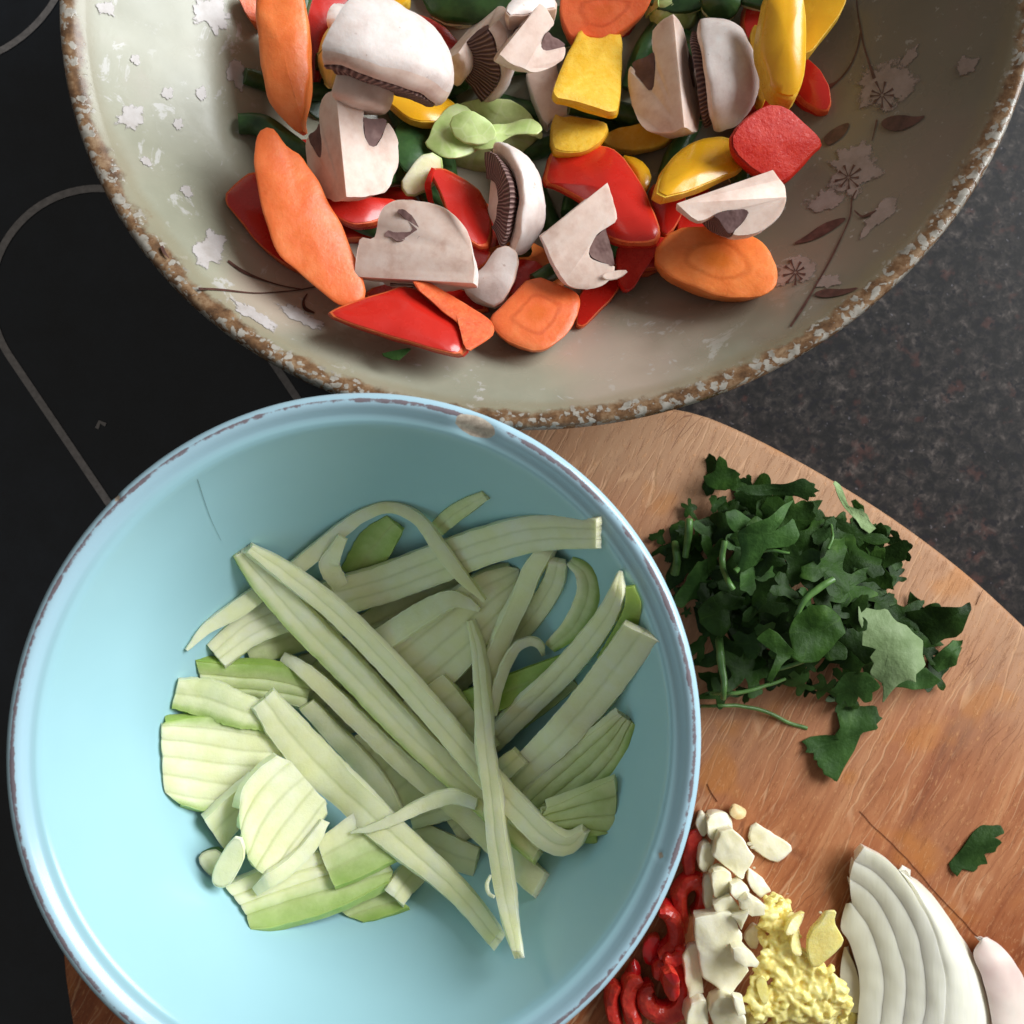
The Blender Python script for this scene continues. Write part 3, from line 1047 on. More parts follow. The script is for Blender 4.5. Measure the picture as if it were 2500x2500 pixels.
# ------------------------------------------------------------------ chopping board
bx = resample(chaikin(board_xy, 3), 160)
board = prism('chopping_board', bx, .0002, BOARD_T, ['wood'], bevel=.0035)
tag(board, 'round-edged worn wooden chopping board under the teal bowl', 'chopping board')
jl = spline(Q('L', [(640, 260), (760, 390), (900, 520), (1060, 690), (1240, 900), (1420, 1090), (1580, 1260), (1800, 1480), (2000, 1700)]), 60)
jl += np.array([(2.2 * mnoise.noise(Vector((i * .35, 1, 0))), 2.2 * mnoise.noise(Vector((i * .35, 7, 0)))) for i in range(60)])
band('crack', jl, 2.0, BOARD_T + .0002, 'joint', board)
jl = spline(Q('K', [(890, 45), (920, 110), (970, 185)]), 16)
band('crack', jl, 2.6, BOARD_T + .0002, 'joint', board)
jl = spline(Q('J', [(1795, 870), (1815, 820), (1828, 795)]), 12)
band('crack', jl, 1.6, BOARD_T + .0002, 'joint', board)


# ------------------------------------------------------------------ bowls
def lathe(name, B, prof, mats, nseg, attrf, parent=None, deform=None):
    n = len(prof)
    th = np.linspace(0, 2 * math.pi, nseg, endpoint=False)
    V = np.zeros((n, nseg, 3))
    for i, (r_, z) in enumerate(prof):
        x, y = B.pt(r_, th)
        V[i, :, 0], V[i, :, 1], V[i, :, 2] = x, y, z
    at = {k: np.array([[f(r_, z, i) for _ in (0,)] for i, (r_, z) in enumerate(prof)]).repeat(nseg, 1) for k, f in attrf.items()}
    if deform:
        V, at = deform(V, at)
    Fc = []
    for i in range(n - 1):
        a = np.arange(nseg)
        b = (a + 1) % nseg
        Fc += np.c_[i * nseg + a, i * nseg + b, (i + 1) * nseg + b, (i + 1) * nseg + a].tolist()
    Fc.append(list(range(nseg)))
    Fc.append([(n - 1) * nseg + j for j in range(nseg)])
    return mesh(name, V.reshape(-1, 3), Fc, mats, None, parent, angle=None, attrs={k: v.ravel() for k, v in at.items()},
                origin=(B.c[0], B.c[1], V[..., 2].min()))


# large bowl
outer = [(.30, .003), (.33, .0006), (.37, .0004), (.39, .002), (.42, .006), (.55, .017), (.70, .033), (.84, .053), (.93, .070), (.975, .0805), (.992, .0835), (1.0, .0852), (.9995, .0868), (.993, .0879), (.984, .0881), (.974, .0874), (.965, .0864)]
inner = [(r_, float(big_in(r_))) for r_ in np.r_[np.linspace(.955, .80, 20), np.linspace(.78, .02, 26)]]
outer = [(a, b + (RIM_B - .088) * min(1, b / .08)) for a, b in outer]
prof = [tuple(p) for p in spline(np.array(outer), 60)] + inner
bigbowl = lathe('mixing_bowl', BIG, prof, ['stone'], 360,
                {'rim': lambda r_, z, i: float(np.clip((r_ - .915) / .07, 0, 1)) if i > 46 else (1.0 if r_ > .96 else .75)})
tag(bigbowl, 'large mottled stoneware bowl with brown speckled rim and painted blossom, filled with chopped vegetables', 'bowl')


def paint(name, poly, mat, parent=bigbowl, ragged=0.0, ch=1, N=48, off=.00035):
    """painted mark on the inside of the bowl, following its curve"""
    out = resample(chaikin(poly, ch), N)
    c = out.mean(0)
    if ragged:
        sd = R.random() * 50
        k = np.array([1 + ragged * (mnoise.noise(Vector((math.cos(t) * 2.2 + sd, math.sin(t) * 2.2, 0))) + .5 * mnoise.noise(Vector((math.cos(t) * 6 + sd, math.sin(t) * 6, 4))) + .2 * mnoise.noise(Vector((math.cos(t) * 14 + sd, math.sin(t) * 14, 9)))) for t in np.linspace(0, 2 * math.pi, N, endpoint=False)])
        out = c + (out - c) * k[:, None]
    rows = [ray_bowl(c + f * (out - c), off) for f in (.25, .5, .75, 1)]
    V = np.vstack([ray_bowl(c[None], off)] + rows)
    Fc = [(0, 1 + j, 1 + (j + 1) % N) for j in range(N)]
    for r_ in range(3):
        Fc += [(1 + r_ * N + j, 1 + (r_ + 1) * N + j, 1 + (r_ + 1) * N + (j + 1) % N, 1 + r_ * N + (j + 1) % N) for j in range(N)]
    return mesh(name, V, Fc, [mat], None, parent, attrs={'fr': np.r_[0, np.repeat([.25, .5, .75, 1.0], N)]})


def stroke(name, px, w, mat='twig', parent=bigbowl, n=26, off=.0005):
    C = spline(px, n)
    ww = np.interp(np.linspace(0, 1, n), np.linspace(0, 1, len(w)), w) / 2
    t = np.gradient(C, axis=0)
    t /= np.linalg.norm(t, axis=1, keepdims=True)
    nn = np.c_[-t[:, 1], t[:, 0]] * ww[:, None]
    V = np.vstack([ray_bowl(C + nn, off), ray_bowl(C - nn, off)])
    return mesh(name, V, [(i, i + 1, n + i + 1, n + i) for i in range(n - 1)], [mat], None, parent)


def blossom(c, cx, cy, r_, stamens=None, ry=None, rot=0.0):
    t = np.linspace(0, 2 * math.pi, 40, endpoint=False)
    ry = ry or r_
    k = 1 + .07 * np.cos(5 * t + cx)
    x, y = r_ * k * np.cos(t), ry * k * np.sin(t)
    co, si = math.cos(rot), math.sin(rot)
    o = paint('painted_blossom', Q(c, np.c_[cx + x * co - y * si, cy + x * si + y * co]), 'petal' if c == 'D' else 'petal_shade', ragged=.30, N=96)
    if stamens:
        sx, sy, sr = stamens
        p0 = Q(c, [(sx, sy)])[0]
        sr *= CROPS[c][2]
        for i in range(9):
            a = i * 2 * math.pi / 9 + .3 * R.random()
            L = sr * (.7 + .35 * R.random())
            d = np.array([math.cos(a), math.sin(a)])
            stroke('stamen', np.array([p0 + d * sr * .1, p0 + d * L * .6, p0 + d * L]), [2.5, 2.2, 7], parent=bigbowl, n=8, off=.0006)
    return o


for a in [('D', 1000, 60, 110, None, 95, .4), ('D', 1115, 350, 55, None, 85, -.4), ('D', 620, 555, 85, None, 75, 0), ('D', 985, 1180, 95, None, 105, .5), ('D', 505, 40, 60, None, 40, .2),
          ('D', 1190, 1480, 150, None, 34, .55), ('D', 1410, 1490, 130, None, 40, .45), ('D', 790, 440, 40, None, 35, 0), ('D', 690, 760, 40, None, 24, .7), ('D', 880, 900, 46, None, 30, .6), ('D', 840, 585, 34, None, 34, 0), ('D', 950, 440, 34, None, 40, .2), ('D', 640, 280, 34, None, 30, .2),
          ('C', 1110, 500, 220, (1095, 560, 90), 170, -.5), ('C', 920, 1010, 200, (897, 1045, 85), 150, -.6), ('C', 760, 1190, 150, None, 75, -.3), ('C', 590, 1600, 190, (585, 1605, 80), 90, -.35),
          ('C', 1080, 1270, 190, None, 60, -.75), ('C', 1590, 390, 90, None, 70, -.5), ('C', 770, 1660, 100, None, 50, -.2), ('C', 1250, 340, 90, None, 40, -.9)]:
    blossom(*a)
for c, p, w in [('D', [(1076, 1230), (1130, 1270), (1200, 1305), (1320, 1345), (1430, 1366)], [6, 8, 4, 3, 3]), ('D', [(936, 1362), (1040, 1366), (1200, 1382), (1330, 1376), (1430, 1364), (1546, 1340)], [6, 5, 3, 3, 3, 3]),
                ('D', [(1450, 1385), (1432, 1420), (1440, 1455), (1484, 1476)], [3, 6, 9, 4]), ('D', [(762, 1160), (775, 1190), (798, 1218)], [8, 7, 2]),
                ('C', [(942, -40), (950, 60), (968, 170), (985, 260), (1015, 360), (1050, 462)], [3, 3, 5, 4, 5, 9]), ('C', [(968, 190), (950, 280), (905, 390), (830, 480), (745, 530)], [4, 3, 4, 4, 16]),
                ('C', [(945, 1120), (915, 1180), (912, 1240), (890, 1320), (790, 1530), (700, 1690), (630, 1810), (555, 1925)], [3, 4, 3, 5, 4, 4, 7, 5]), ('C', [(930, 1240), (975, 1275), (1020, 1262), (1062, 1240)], [3, 5, 8, 2]),
                ('C', [(1065, 705), (1050, 770), (1035, 830)], [5, 3, 2])]:
    stroke('painted_twig', Q(c, p), w)
for c, p in [('C', [(1083, 725), (1120, 690), (1210, 675), (1290, 690), (1365, 676), (1290, 735), (1190, 775), (1110, 760)]), ('C', [(745, 815), (790, 770), (850, 735), (912, 718), (880, 790), (820, 840), (770, 860)]),
             ('C', [(560, 1440), (640, 1395), (740, 1320), (840, 1285), (895, 1283), (830, 1340), (720, 1405), (630, 1432)]), ('C', [(685, 1730), (760, 1700), (860, 1706), (975, 1690), (900, 1728), (800, 1752), (720, 1752)])]:
    paint('painted_leaf', Q(c, p), 'twig', off=.00055)

# teal bowl
outer = [(.36, .0226), (.40, .0205), (.44, .0203), (.46, .0215), (.50, .026), (.64, .040), (.79, .062), (.90, .086), (.955, .0965), (.985, .0990), (.998, .1010), (1.0, .1028), (.994, .1045), (.980, .1055), (.966, .1055), (.954, .1047), (.943, .1032), (.933, .1024), (.922, .1022), (.913, .1014), (.906, .1002)]
inner = [(r_, float(teal_in(r_))) for r_ in np.r_[np.linspace(.899, .80, 12), np.linspace(.78, .02, 30)]]
DT = RIM_T - .1055
outer = [(a, b + DT * min(1, max(0, (b - .0203) / .07))) for a, b in outer]
prof = [tuple(p) for p in spline(np.array(outer), 84)] + inner
chipP = unp([1160, 1040], .1045 + DT)


def chipdef(V, at):
    p = V - chipP
    ang = math.atan2(chipP[1] - TEAL.c[1], chipP[0] - TEAL.c[0])
    tan = np.array([-math.sin(ang), math.cos(ang), 0])
    rad = np.array([math.cos(ang), math.sin(ang), 0])
    d = np.sqrt((p @ tan / .0066) ** 2 + (p @ rad / .0031) ** 2 + (p[..., 2] / .006) ** 2)
    c2 = unp([1609, 2089], .1040 + DT)
    d2 = np.linalg.norm(V - c2, axis=-1) / .0016
    c3 = unp([288, 1218], .1045 + DT)
    d3 = np.linalg.norm(V - c3, axis=-1) / .0013
    d = np.minimum(d, np.minimum(d2, d3))
    m_ = np.clip(1.4 - d, 0, 1)
    m_ = m_ * m_ * (3 - 2 * m_)
    V = V.copy()
    V[..., 2] -= .0011 * m_
    at['chip'] = m_
    return V, at


tealbowl = lathe('serving_bowl', TEAL, prof, ['teal'], 720,
                 {'rim': lambda r_, z, i: math.exp(-((r_ - .974) / .009) ** 2) * (1.0 if i > 40 else 0) + .45 * math.exp(-((r_ - .995) / .004) ** 2),
                  'pale': lambda r_, z, i: float(np.clip((r_ - .925) / .02, 0, 1)) if i > 30 else 0.0,
                  'outside': lambda r_, z, i: float(np.clip(1 - (z - .1005 - DT) / .003, 0, 1)) if i < 60 else 0.0}, None, chipdef)
tag(tealbowl, 'pale teal glazed bowl with worn chipped rim, holding cut courgette', 'bowl')


def ray_teal(px, off):
    lo, hi = np.full(len(px), .0), np.full(len(px), RIM_T - .0068)
    for _ in range(40):
        z = .5 * (lo + hi)
        w = unp(px, z)
        up = teal_in(TEAL.rho(w[:, 0], w[:, 1])) > z
        lo, hi = np.where(up, z, lo), np.where(up, hi, z)
    return unp(px, z + off)


C = spline(Q('P', [(447, 1103), (478, 1160), (498, 1220), (516, 1270), (540, 1320)]), 24)
t = np.gradient(C, axis=0)
t /= np.linalg.norm(t, axis=1, keepdims=True)
nn = np.c_[-t[:, 1], t[:, 0]] * np.linspace(1.1, .3, 24)[:, None]
V = np.vstack([ray_teal(C + nn, .0003), ray_teal(C - nn, .0003)])
mesh('hairline_crack', V, [(i, i + 1, 25 + i, 24 + i) for i in range(23)], ['hair'], None, tealbowl)
# ------------------------------------------------------------------ vegetables in the large bowl
GB = 'vegetables in the large bowl'
RED, YEL, CAR = ['red', 'red2_f', 'red_f'], ['yellow', 'yellow_f', 'yellow_f'], ['carrot', 'carrot_side', 'carrot']
REDI, YELI = ['red_f', 'red', 'red'], ['yellow_f', 'yellow_f', 'yellow']


def bean(px, rpx, label, crop='B'):
    rpx = [x * .48 for x in rpx]
    o = drape_tube('green_bean', Q(crop, px), rpx, 'bean', label, 'green bean', 'green beans in the large bowl')
    return o


# pieces low in the pile that show in the gaps
low = 'vegetable pieces buried low in the large bowl'
for nm, c, p, t, m_ in [('red_pepper_slice', 'A', [(560, 1120), (900, 1050), (1240, 1120), (1260, 1330), (900, 1420), (620, 1350)], .006, RED),
                        ('red_pepper_slice', 'B', [(-60, 1120), (240, 1180), (330, 1420), (200, 1640), (-100, 1500), (-180, 1300)], .006, RED),
                        ('red_pepper_slice', 'B', [(900, 1250), (1300, 1150), (1400, 1350), (1240, 1600), (960, 1620)], .006, RED),
                        ('red_pepper_slice', 'A', [(560, -60), (980, -60), (900, 120), (720, 340), (640, 560), (580, 300)], .007, RED),
                        ('carrot_slice', 'B', [(120, 1500), (420, 1400), (640, 1500), (700, 1700), (420, 1780), (180, 1700)], .007, CAR)]:
    piece(nm, Q(c, p), t, m_, {'red_pepper_slice': 'dark red pepper slice wedged low under other vegetables', 'carrot_slice': 'carrot slice half hidden under mushrooms and pepper'}[nm], {'red_pepper_slice': 'pepper', 'carrot_slice': 'carrot'}[nm], low, bulge=.002)
fill = []
while len(fill) < 78:
    a, k = R.random() * 6.283, .62 * math.sqrt(R.random())
    x, y = BIG.pt(k, a)
    w_ = np.array([x, y, .045])
    if y < .235 and all(math.hypot(x - q_[0], y - q_[1]) > .0105 for q_ in fill):
        fill.append((x, y))
for i, (x, y) in enumerate(fill):
    p0 = proj(np.array([x, y, .045]))
    a = R.random() * 3.14
    d = np.array([math.cos(a), math.sin(a)])
    n_ = np.array([-d[1], d[0]])
    kind = i % 4
    if kind in (0, 1):
        bean([], [], '') if False else drape_tube('green_bean', np.array([p0 - d * 110, p0 + n_ * 12, p0 + d * 110]), [20, 25, 20], 'bean', 'dark green bean lying under the other vegetables in the gaps', 'green bean', 'green beans in the large bowl')
    else:
        L, wd = R.uniform(70, 105), R.uniform(38, 60)
        o_ = np.array([p0 - d * L, p0 - d * L * .3 + n_ * wd, p0 + d * L * .7 + n_ * wd * .8, p0 + d * L, p0 + d * L * .3 - n_ * wd, p0 - d * L * .7 - n_ * wd * .7])
        piece('red_pepper_slice' if kind == 2 else 'courgette_slice', o_, .005, RED if kind == 2 else ['bean', 'bean', 'cour'], 'dark red pepper slice wedged low under other vegetables' if kind == 2 else 'green courgette skin slice buried among the lowest vegetables',
              'pepper' if kind == 2 else 'courgette', low, bulge=.001, ch=1)

piece('yellow_pepper_slice', Q('A', [(930, -70), (1200, -70), (1190, 30), (1040, 50), (940, 20)]), .006, YEL, 'yellow pepper tip showing behind the big white cap', 'pepper', GB, bulge=.002)
piece('courgette_slice', Q('A', [(1250, -70), (1820, -70), (1800, 90), (1600, 130), (1350, 110)]), .006, ['bean', 'bean', 'cour'], 'broad dark green courgette piece behind the gilled mushroom', 'courgette', GB, bulge=.002)
piece('courgette_slice', Q('A', [(1130, 700), (1330, 690), (1360, 900), (1200, 1050), (1110, 900)]), .006, ['bean', 'bean', 'cour'], 'dark green courgette slice in the shade left of the pale sprout', 'courgette', GB, bulge=.002)
# left flank
bean([(200, 730), (330, 740), (480, 840), (640, 960)], [52, 62, 60, 50], 'dark green bean resting on the bowl wall behind the long carrot', 'A')
piece('red_pepper_slice', Q('A', [(100, 1165), (200, 1060), (280, 1005), (460, 1040), (560, 1350), (640, 1640), (470, 1560), (300, 1420), (190, 1270)]), .005, RED, 'red pepper slice pointing at the wall beneath the long carrot', 'pepper', GB, bulge=.002)
piece('red_pepper_slice', Q('A', [(600, 975), (720, 1070), (900, 1150), (1180, 1180), (1120, 1260), (930, 1335), (780, 1290), (660, 1180)]), .005, RED, 'red pepper strip between the long carrot and the mushroom wedge', 'pepper', GB, bulge=.002)
piece('carrot_stick', Q('A', [(180, -60), (330, -60), (330, 150), (250, 110)]), .008, CAR, 'short pale carrot end against the wall behind the upright carrot', 'carrot', GB)
piece('carrot_stick', Q('A', [(298, -70), (420, -80), (580, -60), (606, 180), (612, 420), (592, 580), (560, 700), (592, 800), (480, 720), (400, 640), (335, 440), (312, 220)]), .014, ['carrot_side', 'carrot_side'],
      'long peeled carrot piece standing beside the white mushroom cap', 'carrot', GB, bulge=.0018, noise=.0007, botk=.85, gap=.004)
piece('courgette_slice', Q('A', [(580, 640), (600, 480), (740, 420), (860, 560), (830, 700), (680, 720)]), .003, ['bean', 'bean', 'cour'], 'dark green skin slice between mushroom and carrot', 'courgette', GB, sink=.006, pct=70)

# right flank and top
piece('yellow_pepper_slice', Q('C', [(600, -70), (900, -70), (870, 60), (770, 180), (660, 330), (560, 300)]), .005, YEL, 'broad yellow pepper slice leaning on the shaded bowl wall', 'pepper', GB, bulge=.001)
piece('yellow_pepper_slice', Q('B', [(1780, 140), (1850, 170), (1870, 560), (1830, 640), (1760, 420)]), .005, YELI, 'narrow yellow pepper sliver squeezed behind the mushroom', 'pepper', GB)
piece('yellow_pepper_slice', Q('C', [(430, -70), (620, -70), (650, 150), (645, 400), (610, 540), (560, 592), (440, 545), (405, 400), (365, 290), (395, 110)]), .007, YEL, 'curved yellow pepper chunk upright beside the white mushroom', 'pepper', GB, bulge=.004, gap=.004)
piece('courgette_slice', Q('B', [(1470, -60), (1720, -60), (1715, 60), (1620, 110), (1500, 60)]), .006, ['bean', 'bean', 'cour'], 'green courgette piece at the back behind the mushrooms', 'courgette', GB, bulge=.003)
piece('red_pepper_slice', Q('B', [(1170, 1080), (1290, 1090), (1410, 1150), (1340, 1320), (1250, 1410), (1195, 1240)]), .005, RED, 'dark red pepper slice under the yellow half moon', 'pepper', GB, bulge=.001)
piece('red_pepper_slice', Q('B', [(730, 1910), (770, 1700), (880, 1630), (1010, 1640), (985, 1720), (850, 1860), (780, 1930)]), .005, RED, 'red pepper slice lying on the glaze beside the front carrot', 'pepper', GB)
piece('red_pepper_slice', Q('B', [(985, 1430), (1120, 1400), (1240, 1430), (1160, 1570), (1065, 1725), (1000, 1705), (975, 1560)]), .006, ['red_f', 'red', 'red'], 'orange-red pepper wedge pointing down behind the small mushroom', 'pepper', GB)
piece('carrot_slice', Q('B', [(1185, 1500), (1330, 1345), (1500, 1328), (1720, 1350), (1860, 1440), (1935, 1590), (1905, 1700), (1810, 1750), (1600, 1752), (1430, 1690), (1270, 1615)]), .011, CAR,
      'oval carrot slice on the bowl wall under the dark-gilled mushroom', 'carrot', GB, bulge=.001, noise=.0005, ch=1)

# front
piece('red_pepper_slice', Q('E', [(740, 215), (960, 150), (1200, 185), (1360, 300), (1220, 310), (1000, 260), (800, 260)]), .005, RED, 'dark red pepper slice behind the front red pepper', 'pepper', GB)
piece('carrot_stick', Q('A', [(292, 860), (312, 785), (365, 748), (425, 775), (485, 880), (550, 905), (640, 1020), (705, 1150), (790, 1300), (865, 1460), (925, 1640), (945, 1740), (885, 1795), (800, 1805), (715, 1740), (560, 1600), (450, 1530), (385, 1400), (335, 1200), (297, 1000)]), .011,
      ['carrot_side', 'carrot_side'], 'long leaning carrot stick with a cut ridge, on the left wall', 'carrot', GB, bulge=.0014, noise=.0006, botk=.86, ch=1, gap=.003, N=64)
piece('carrot_slice', Q('E', [(1335, 345), (1440, 250), (1540, 140), (1700, 190), (1772, 235), (1755, 350), (1665, 450), (1580, 502), (1450, 465), (1375, 405)]), .009, CAR, 'thick carrot slice at the front between red pepper and mushroom', 'carrot', GB, bulge=.001, noise=.0005, ch=1)
piece('red_pepper_slice', Q('E', [(583, 322), (640, 292), (800, 235), (965, 180), (1100, 290), (1220, 385), (1215, 512), (1100, 490), (850, 420), (650, 352)]), .005, RED, 'glossy red pepper chunk at the front with pale cut edge', 'pepper', GB, bulge=.0022, ch=1, gap=.002)
piece('red_pepper_slice', Q('E', [(970, 178), (1035, 158), (1200, 255), (1340, 335), (1372, 400), (1320, 452), (1220, 512), (1222, 390), (1100, 290)]), .004, ['red2_f', 'red2_f', 'red'], 'orange inner wall of the front red pepper chunk', 'pepper', GB, bulge=.0005, ch=1, sink=.003)

# middle
piece('yellow_pepper_slice', Q('A', [(1000, 530), (1130, 500), (1270, 508), (1400, 560), (1480, 605), (1535, 692), (1400, 722), (1240, 718), (1130, 650)]), .005, YEL, 'yellow pepper slice curving out under the white mushroom cap', 'pepper', GB, bulge=.003, gap=.003)
mushroom('mushroom_wedge', (740, 40, 1180, 380), (.1, 1, -.2), (.6, 0, .8), 'mushroom wedge mostly hidden behind the white cap', crop='A', gap=.0)


def sprout(box, label, crop, lo=0.004, yaw=0.0):
    b = Q(crop, [(box[0], box[1]), (box[2], box[3])])
    c = b.mean(0)
    base = float(hf(*unp(c, .06)[:2])) - lo
    pc = unp(c, base + .012)
    s = (H - base - .012) / F
    rx, ry = abs(b[1] - b[0]) * s / 2
    rz = min(rx, ry) * 1.05
    cz = base + rz * .55
    sd = R.random() * 30
    o = None
    # core
    def shell(k, a0, a1, e0, e1, bulge, nU=26, nV=18):
        T = np.zeros((nU, nV, 3))
        for i in range(nU):
            for j in range(nV):
                a = a0 + (a1 - a0) * i / (nU - 1)
                edge = .10 * mnoise.noise(Vector((i * .35 + sd, k * 5, 0)))
                e = e0 + (e1 + edge - e0) * j / (nV - 1)
                rr = k * (1 + .05 * mnoise.noise(Vector((math.cos(a) * 2 + sd + k * 9, math.sin(a) * 2, e * 3))) + bulge * (j / (nV - 1)) ** 3 - .02 * math.exp(-((i / (nU - 1) - .5) / .04) ** 2))
                T[i, j] = (pc[0] + rx * rr * math.cos(a) * math.cos(e), pc[1] + ry * rr * math.sin(a) * math.cos(e), cz + rz * rr * math.sin(e))
        return T
    nA, nE = 28, 12
    V = []
    for j in range(nE):
        e = -.9 + (math.pi / 2 + .9) * j / (nE - 1)
        for i in range(nA):
            a = 2 * math.pi * i / nA
            V.append((pc[0] + .9 * rx * math.cos(a) * math.cos(e), pc[1] + .9 * ry * math.sin(a) * math.cos(e), cz + .9 * rz * math.sin(e)))
    Fc = [(j * nA + i, j * nA + (i + 1) % nA, (j + 1) * nA + (i + 1) % nA, (j + 1) * nA + i) for j in range(nE - 1) for i in range(nA)]
    Fc.append(tuple(range(nA)))
    o = mesh('brussels_sprout', wob(np.array(V), .0006, 120, sd), Fc, ['sprout'], attrs={'tint': np.zeros(len(V))})
    tag(o, label, 'sprout', 'brussels sprouts in the large bowl')
    for k, a0, a1, e0, e1, bl in [(.97, yaw + .2, yaw + 2.6, 1.5, .0, .03), (1.0, yaw + 2.2, yaw + 4.4, 1.35, -.1, .05), (1.03, yaw + 3.9, yaw + 6.0, 1.3, -.15, .06), (1.06, yaw + 5.5, yaw + 7.4, 1.05, -.2, .08), (1.08, yaw + 1.2, yaw + 2.9, .8, -.2, .10)]:
        T = shell(k, a0, a1, e0, e1, bl)
        ti = np.broadcast_to(np.abs(np.linspace(-1, 1, T.shape[0]))[:, None], T.shape[:2])
        ti = np.clip(1 - ti * 9, 0, 1)
        V, Fc, mi, at = sheet_solid('leaf', T, .0006, ['sprout'], {'tint': ti})
        lay(V, Fc)
        mesh('leaf', V, Fc, ['sprout'], mi, o, attrs=at)
    return o


sprout((670, 90, 1000, 480), 'brussels sprout half peeping out left of the white mushroom cap', 'A', yaw=2.0)
sprout((1190, -120, 1480, 130), 'brussels sprout at the back beside the orange carrot', 'B', yaw=.5)
piece('sprout_leaf', Q('A', [(1140, 1085), (1200, 1000), (1310, 880), (1420, 950), (1340, 1110), (1200, 1170)]), .003, ['cour', 'sprout'], 'pale sprout stump slice tucked under the green sprout', 'sprout', GB, bulge=.001)
sp_ = sprout((1340, 640, 1960, 980), 'pale green brussels sprout with crumpled open leaves in the middle', 'A', yaw=1.1, lo=.006)
for p, sl in [([(1290, 880), (1330, 830), (1380, 750), (1440, 660), (1530, 640), (1620, 720), (1660, 850), (1600, 900), (1540, 935), (1450, 965), (1370, 950)], (-.25, -.2)),
              ([(1500, 640), (1540, 605), (1700, 592), (1830, 615), (1960, 715), (2000, 840), (1930, 810), (1850, 800), (1760, 830), (1680, 780), (1600, 720)], (.25, .1)),
              ([(1560, 930), (1640, 850), (1750, 800), (1900, 790), (1995, 845), (1960, 900), (1880, 870), (1790, 890), (1720, 960), (1620, 985)], (.1, -.35)),
              ([(1440, 700), (1560, 660), (1680, 740), (1740, 830), (1640, 880), (1500, 850)], (-.1, .2))]:
    lf = piece('leaf', Q('A', p), .0009, ['sprout'], parent=sp_, slope=sl, crump=.004, noise=.0008, N=64, botk=.99, rnd=.0003, sink=.002, pct=80, bend=-12, bang=.6)
piece('mushroom_chunk', Q('A', [(1500, 1690), (1640, 1560), (1750, 1430), (1860, 1500), (1815, 1690), (1730, 1805), (1620, 1785)]), .010, ['mush', 'mush_cut'], 'small shaded mushroom chunk behind the front carrot slice', 'mushroom', 'mushroom pieces in the large bowl', bulge=.002, noise=.0008)
piece('red_pepper_slice', Q('A', [(1320, 1000), (1400, 985), (1500, 1030), (1650, 1150), (1695, 1350), (1655, 1475), (1540, 1400), (1440, 1260), (1375, 1100)]), .004, RED, 'narrow red pepper slice between two pale mushrooms', 'pepper', GB, bulge=.001, gap=.002)
strip('pepper_thread', Q('A', [(1345, 990), (1315, 1080), (1325, 1160), (1350, 1235)]), [8, 14, 14, 6], 'thin thread of red pepper beside the narrow slice', 'pepper', GB, nbar=1, thick=.0012, mat='red', M_=16)

mushroom('mushroom_wedge', (1370, 55, 1850, 600), (.45, .75, -.55), (.7, -.4, .2), 'mushroom wedge showing dark brown gills beside the white cap', crop='A', gap=.001)
mushroom('mushroom_wedge', (580, 540, 1155, 1175), (.12, -1, -.05), (.12, -.1, -1), 'peeled-looking mushroom quarter with its two cut faces meeting in a ridge', crop='A', gap=.003)
mushroom('mushroom_wedge', (710, 5, 1440, 640), (.28, .93, .22), (.75, -.2, .62), 'big white mushroom cap quarter standing on its stem', half=62, crop='A', gap=.003)
mushroom('mushroom_wedge', (880, 1195, 1605, 1695), (1, -.1, .1), (0, 1, -.9), 'cut mushroom quarter lying flat with brown gill hollow, at the front', crop='A', gap=.002, closed=True)

# upper middle
piece('mushroom_chunk', Q('B', [(310, 60), (420, -60), (600, -60), (640, 40), (560, 60), (350, 110)]), .011, ['mush', 'mush_cut'], 'pale mushroom chunk at the back next to the carrot', 'mushroom', 'mushroom pieces in the large bowl', bulge=.003, noise=.0008)
piece('carrot_slice', Q('B', [(640, 90), (655, -60), (1190, -60), (1180, 20), (1110, 100), (1010, 190), (880, 235), (760, 200), (715, 245)]), .008, CAR, 'round carrot slice at the back above the yellow pepper', 'carrot', GB, ch=1, noise=.0004)
piece('mushroom_chunk', Q('B', [(430, 390), (620, 345), (645, 480), (610, 600), (750, 640), (740, 690), (610, 690), (560, 745), (490, 580)]), .010, ['mush_cut', 'mush'], 'cream mushroom stem piece under the cut stem', 'mushroom', 'mushroom pieces in the large bowl', bulge=.002)
mushroom('mushroom_wedge', (250, 30, 690, 420), (-.55, -.8, .1), (.35, -.2, -.9), 'brownish mushroom quarter with broken stem beside the yellow square', crop='B', gap=.001)
bean([(700, 620), (850, 640), (1000, 660), (1190, 725)], [50, 54, 55, 50], 'cut green bean with its round end beside yellow pepper')
piece('yellow_pepper_slice', Q('B', [(870, 830), (950, 760), (1080, 740), (1210, 690), (1335, 780), (1240, 865), (1020, 895)]), .004, YELI, 'pale yellow pepper slice under the cut green bean', 'pepper', GB, ch=1)
piece('yellow_pepper_slice', Q('B', [(1000, 905), (1110, 930), (1195, 1015), (1170, 1110), (1110, 1140), (1040, 1020)]), .006, YEL, 'small yellow pepper end behind the broad red pepper', 'pepper', GB, bulge=.003)
piece('red_pepper_slice', Q('B', [(555, 1075), (580, 960), (610, 880), (750, 875), (880, 845), (1000, 900), (1110, 1060), (1190, 1220), (1245, 1412), (1080, 1428), (960, 1412), (880, 1330), (800, 1180), (650, 1100)]), .005, RED,
      'broad glossy red pepper slice curving between mushrooms', 'pepper', GB, bulge=.004, bend=-3.0, bang=.9, gap=.002)
piece('yellow_pepper_slice', Q('B', [(605, 668), (660, 692), (720, 680), (850, 700), (940, 730), (890, 830), (790, 892), (680, 902), (592, 882)]), .005, YELI, 'small triangular yellow pepper piece under the yellow square', 'pepper', GB, bulge=.002, ch=1)
